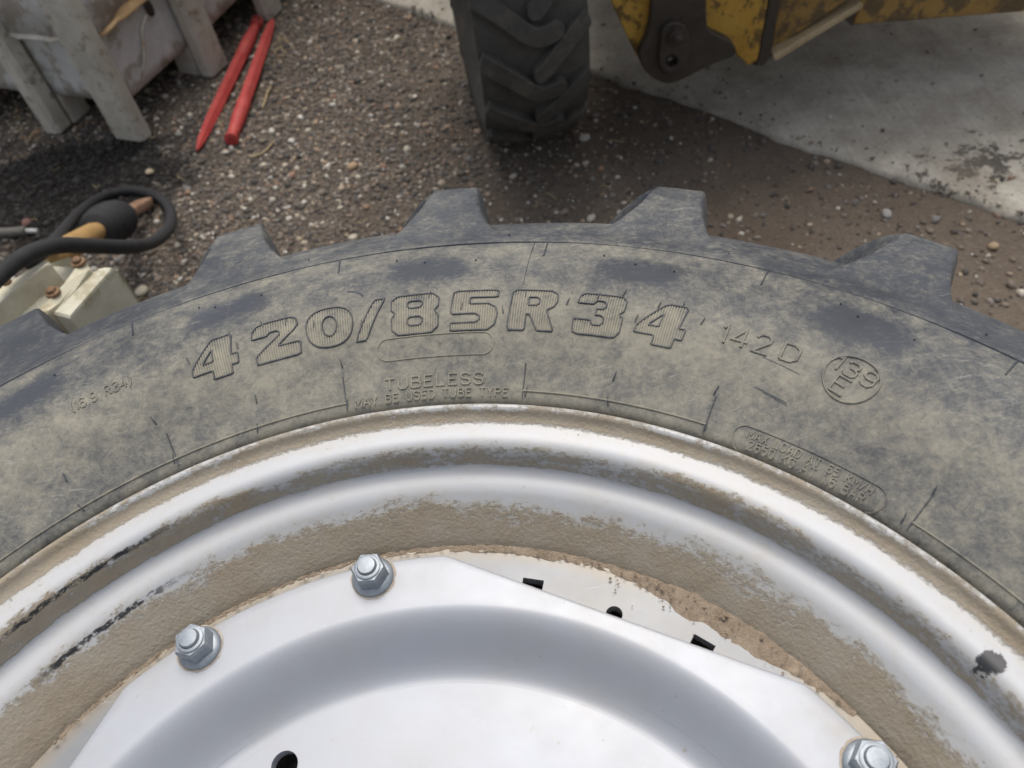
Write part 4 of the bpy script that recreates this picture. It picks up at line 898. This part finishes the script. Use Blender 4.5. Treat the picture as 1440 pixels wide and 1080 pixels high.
# coupling rod with bellows, resting against the machine
RD = empty('coupling_rod', tuple(at(147, 330, .06)*np.array([1, 1, 0]))); tag(RD, 'ochre coupling rod with black rubber bellows and rusty eye end inside the hose loop', 'rod')
RD.location.z = 0; ro = np.array(RD.location)
ra = at(80, 358, .33); rd_ = at(200, 288, .030)
ax_ = Vector(rd_-ra).normalized()
def on(k): return Vector(ra-ro)+Vector(rd_-ra)*k
o = MB(); o.tube([on(-.1), on(.15), on(.36), on(.42)], [.028, .028, .026, .020], 16); o.build('rod', M_ochre, RD, True)
o = MB(); ks = np.linspace(.40, .70, 46); o.tube([on(k) for k in ks], [.039+.014*math.sin((k-.40)/.30*math.pi)**.6+.0035*math.cos((k-.40)/.30*2*math.pi*6) for k in ks], 24); o.build('bellows', M_hose, RD, True)
sx_ = ax_.cross(Vector((0, 0, 1))).normalized(); nz_ = sx_.cross(ax_).normalized()
mt_ = Matrix(((ax_.x, sx_.x, nz_.x, 0), (ax_.y, sx_.y, nz_.y, 0), (ax_.z, sx_.z, nz_.z, 0), (0, 0, 0, 1)))
LE = Vector(rd_-ra).length*.30
LE *= 1.25; eye = [(-.01, -.024), (LE*.45, -.026), (LE*.8, -.030), (LE, -.020), (LE+.008, 0), (LE, .020), (LE*.8, .030), (LE*.45, .026), (-.01, .024)]
hole = [(LE*.66+.026*math.cos(a), .0135*math.sin(a)) for a in np.linspace(0, 6.283, 16, endpoint=False)]
plate('eye_end', chaikin(eye, .22), [hole], .026, M_rusty, RD, Matrix.Translation(on(.71)) @ mt_, .004)
# hoses
def hose(name, pix, rad, m, label, cat, ribs=0.0, sub=10):
    P = [at(u, v, z) for u, v, z in pix]; P = [P[0]]+P+[P[-1]]; C = []
    for i in range(1, len(P)-2):
        for k in range(sub):
            u = k/sub; p0, p1_, p2, p3_ = P[i-1], P[i], P[i+1], P[i+2]; C.append(.5*((2*p1_)+(-p0+p2)*u+(2*p0-5*p1_+4*p2-p3_)*u*u+(-p0+3*p1_-3*p2+p3_)*u**3))
    C.append(P[-1]); o0 = np.array(C[0])*np.array([1, 1, 0]); o = MB()
    rr = [rad+(ribs if i % 2 else 0) for i in range(len(C))]
    o.tube([c-o0 for c in C], rr, 14); h = o.build(name, m, None, True); h.location = tuple(o0); tag(h, label, cat); return h
hose('hydraulic_hose', [(-190, 500, .02), (-150, 500, .25), (-100, 480, .52), (-40, 425, .605), (0, 387, .600), (22, 369, .595), (50, 353, .585), (85, 345, .56), (133, 346, .50), (186, 347, .42), (218, 339, .28), (237, 322, .18), (241, 302, .10), (233, 285, .05), (214, 273, .022), (187, 268, .018), (158, 272, .024), (130, 285, .06), (107, 304, .14), (90, 324, .24), (72, 344, .37), (40, 368, .50)], .0142, M_hose, 'black rubber hose looping over the ochre coupling rod', 'hose', .0004, 16)
sh = hose('spring_hose', [(-110, 336, .016), (-50, 331, .016), (0, 328, .016), (20, 327, .016), (37, 325, .016)], .0130, M_spring, 'grey spring-wound hose with bare metal tip at the left edge', 'hose', .0034, 22)
a = Vector(at(35, 325, .015))-sh.location; b_ = Vector(at(54, 325, .013))-sh.location
o = MB(); o.tube([a, a.lerp(b_, .2), b_], [.0085, .008, .0075], 12); o.build('metal_tip', M_tip, sh, False, 40)
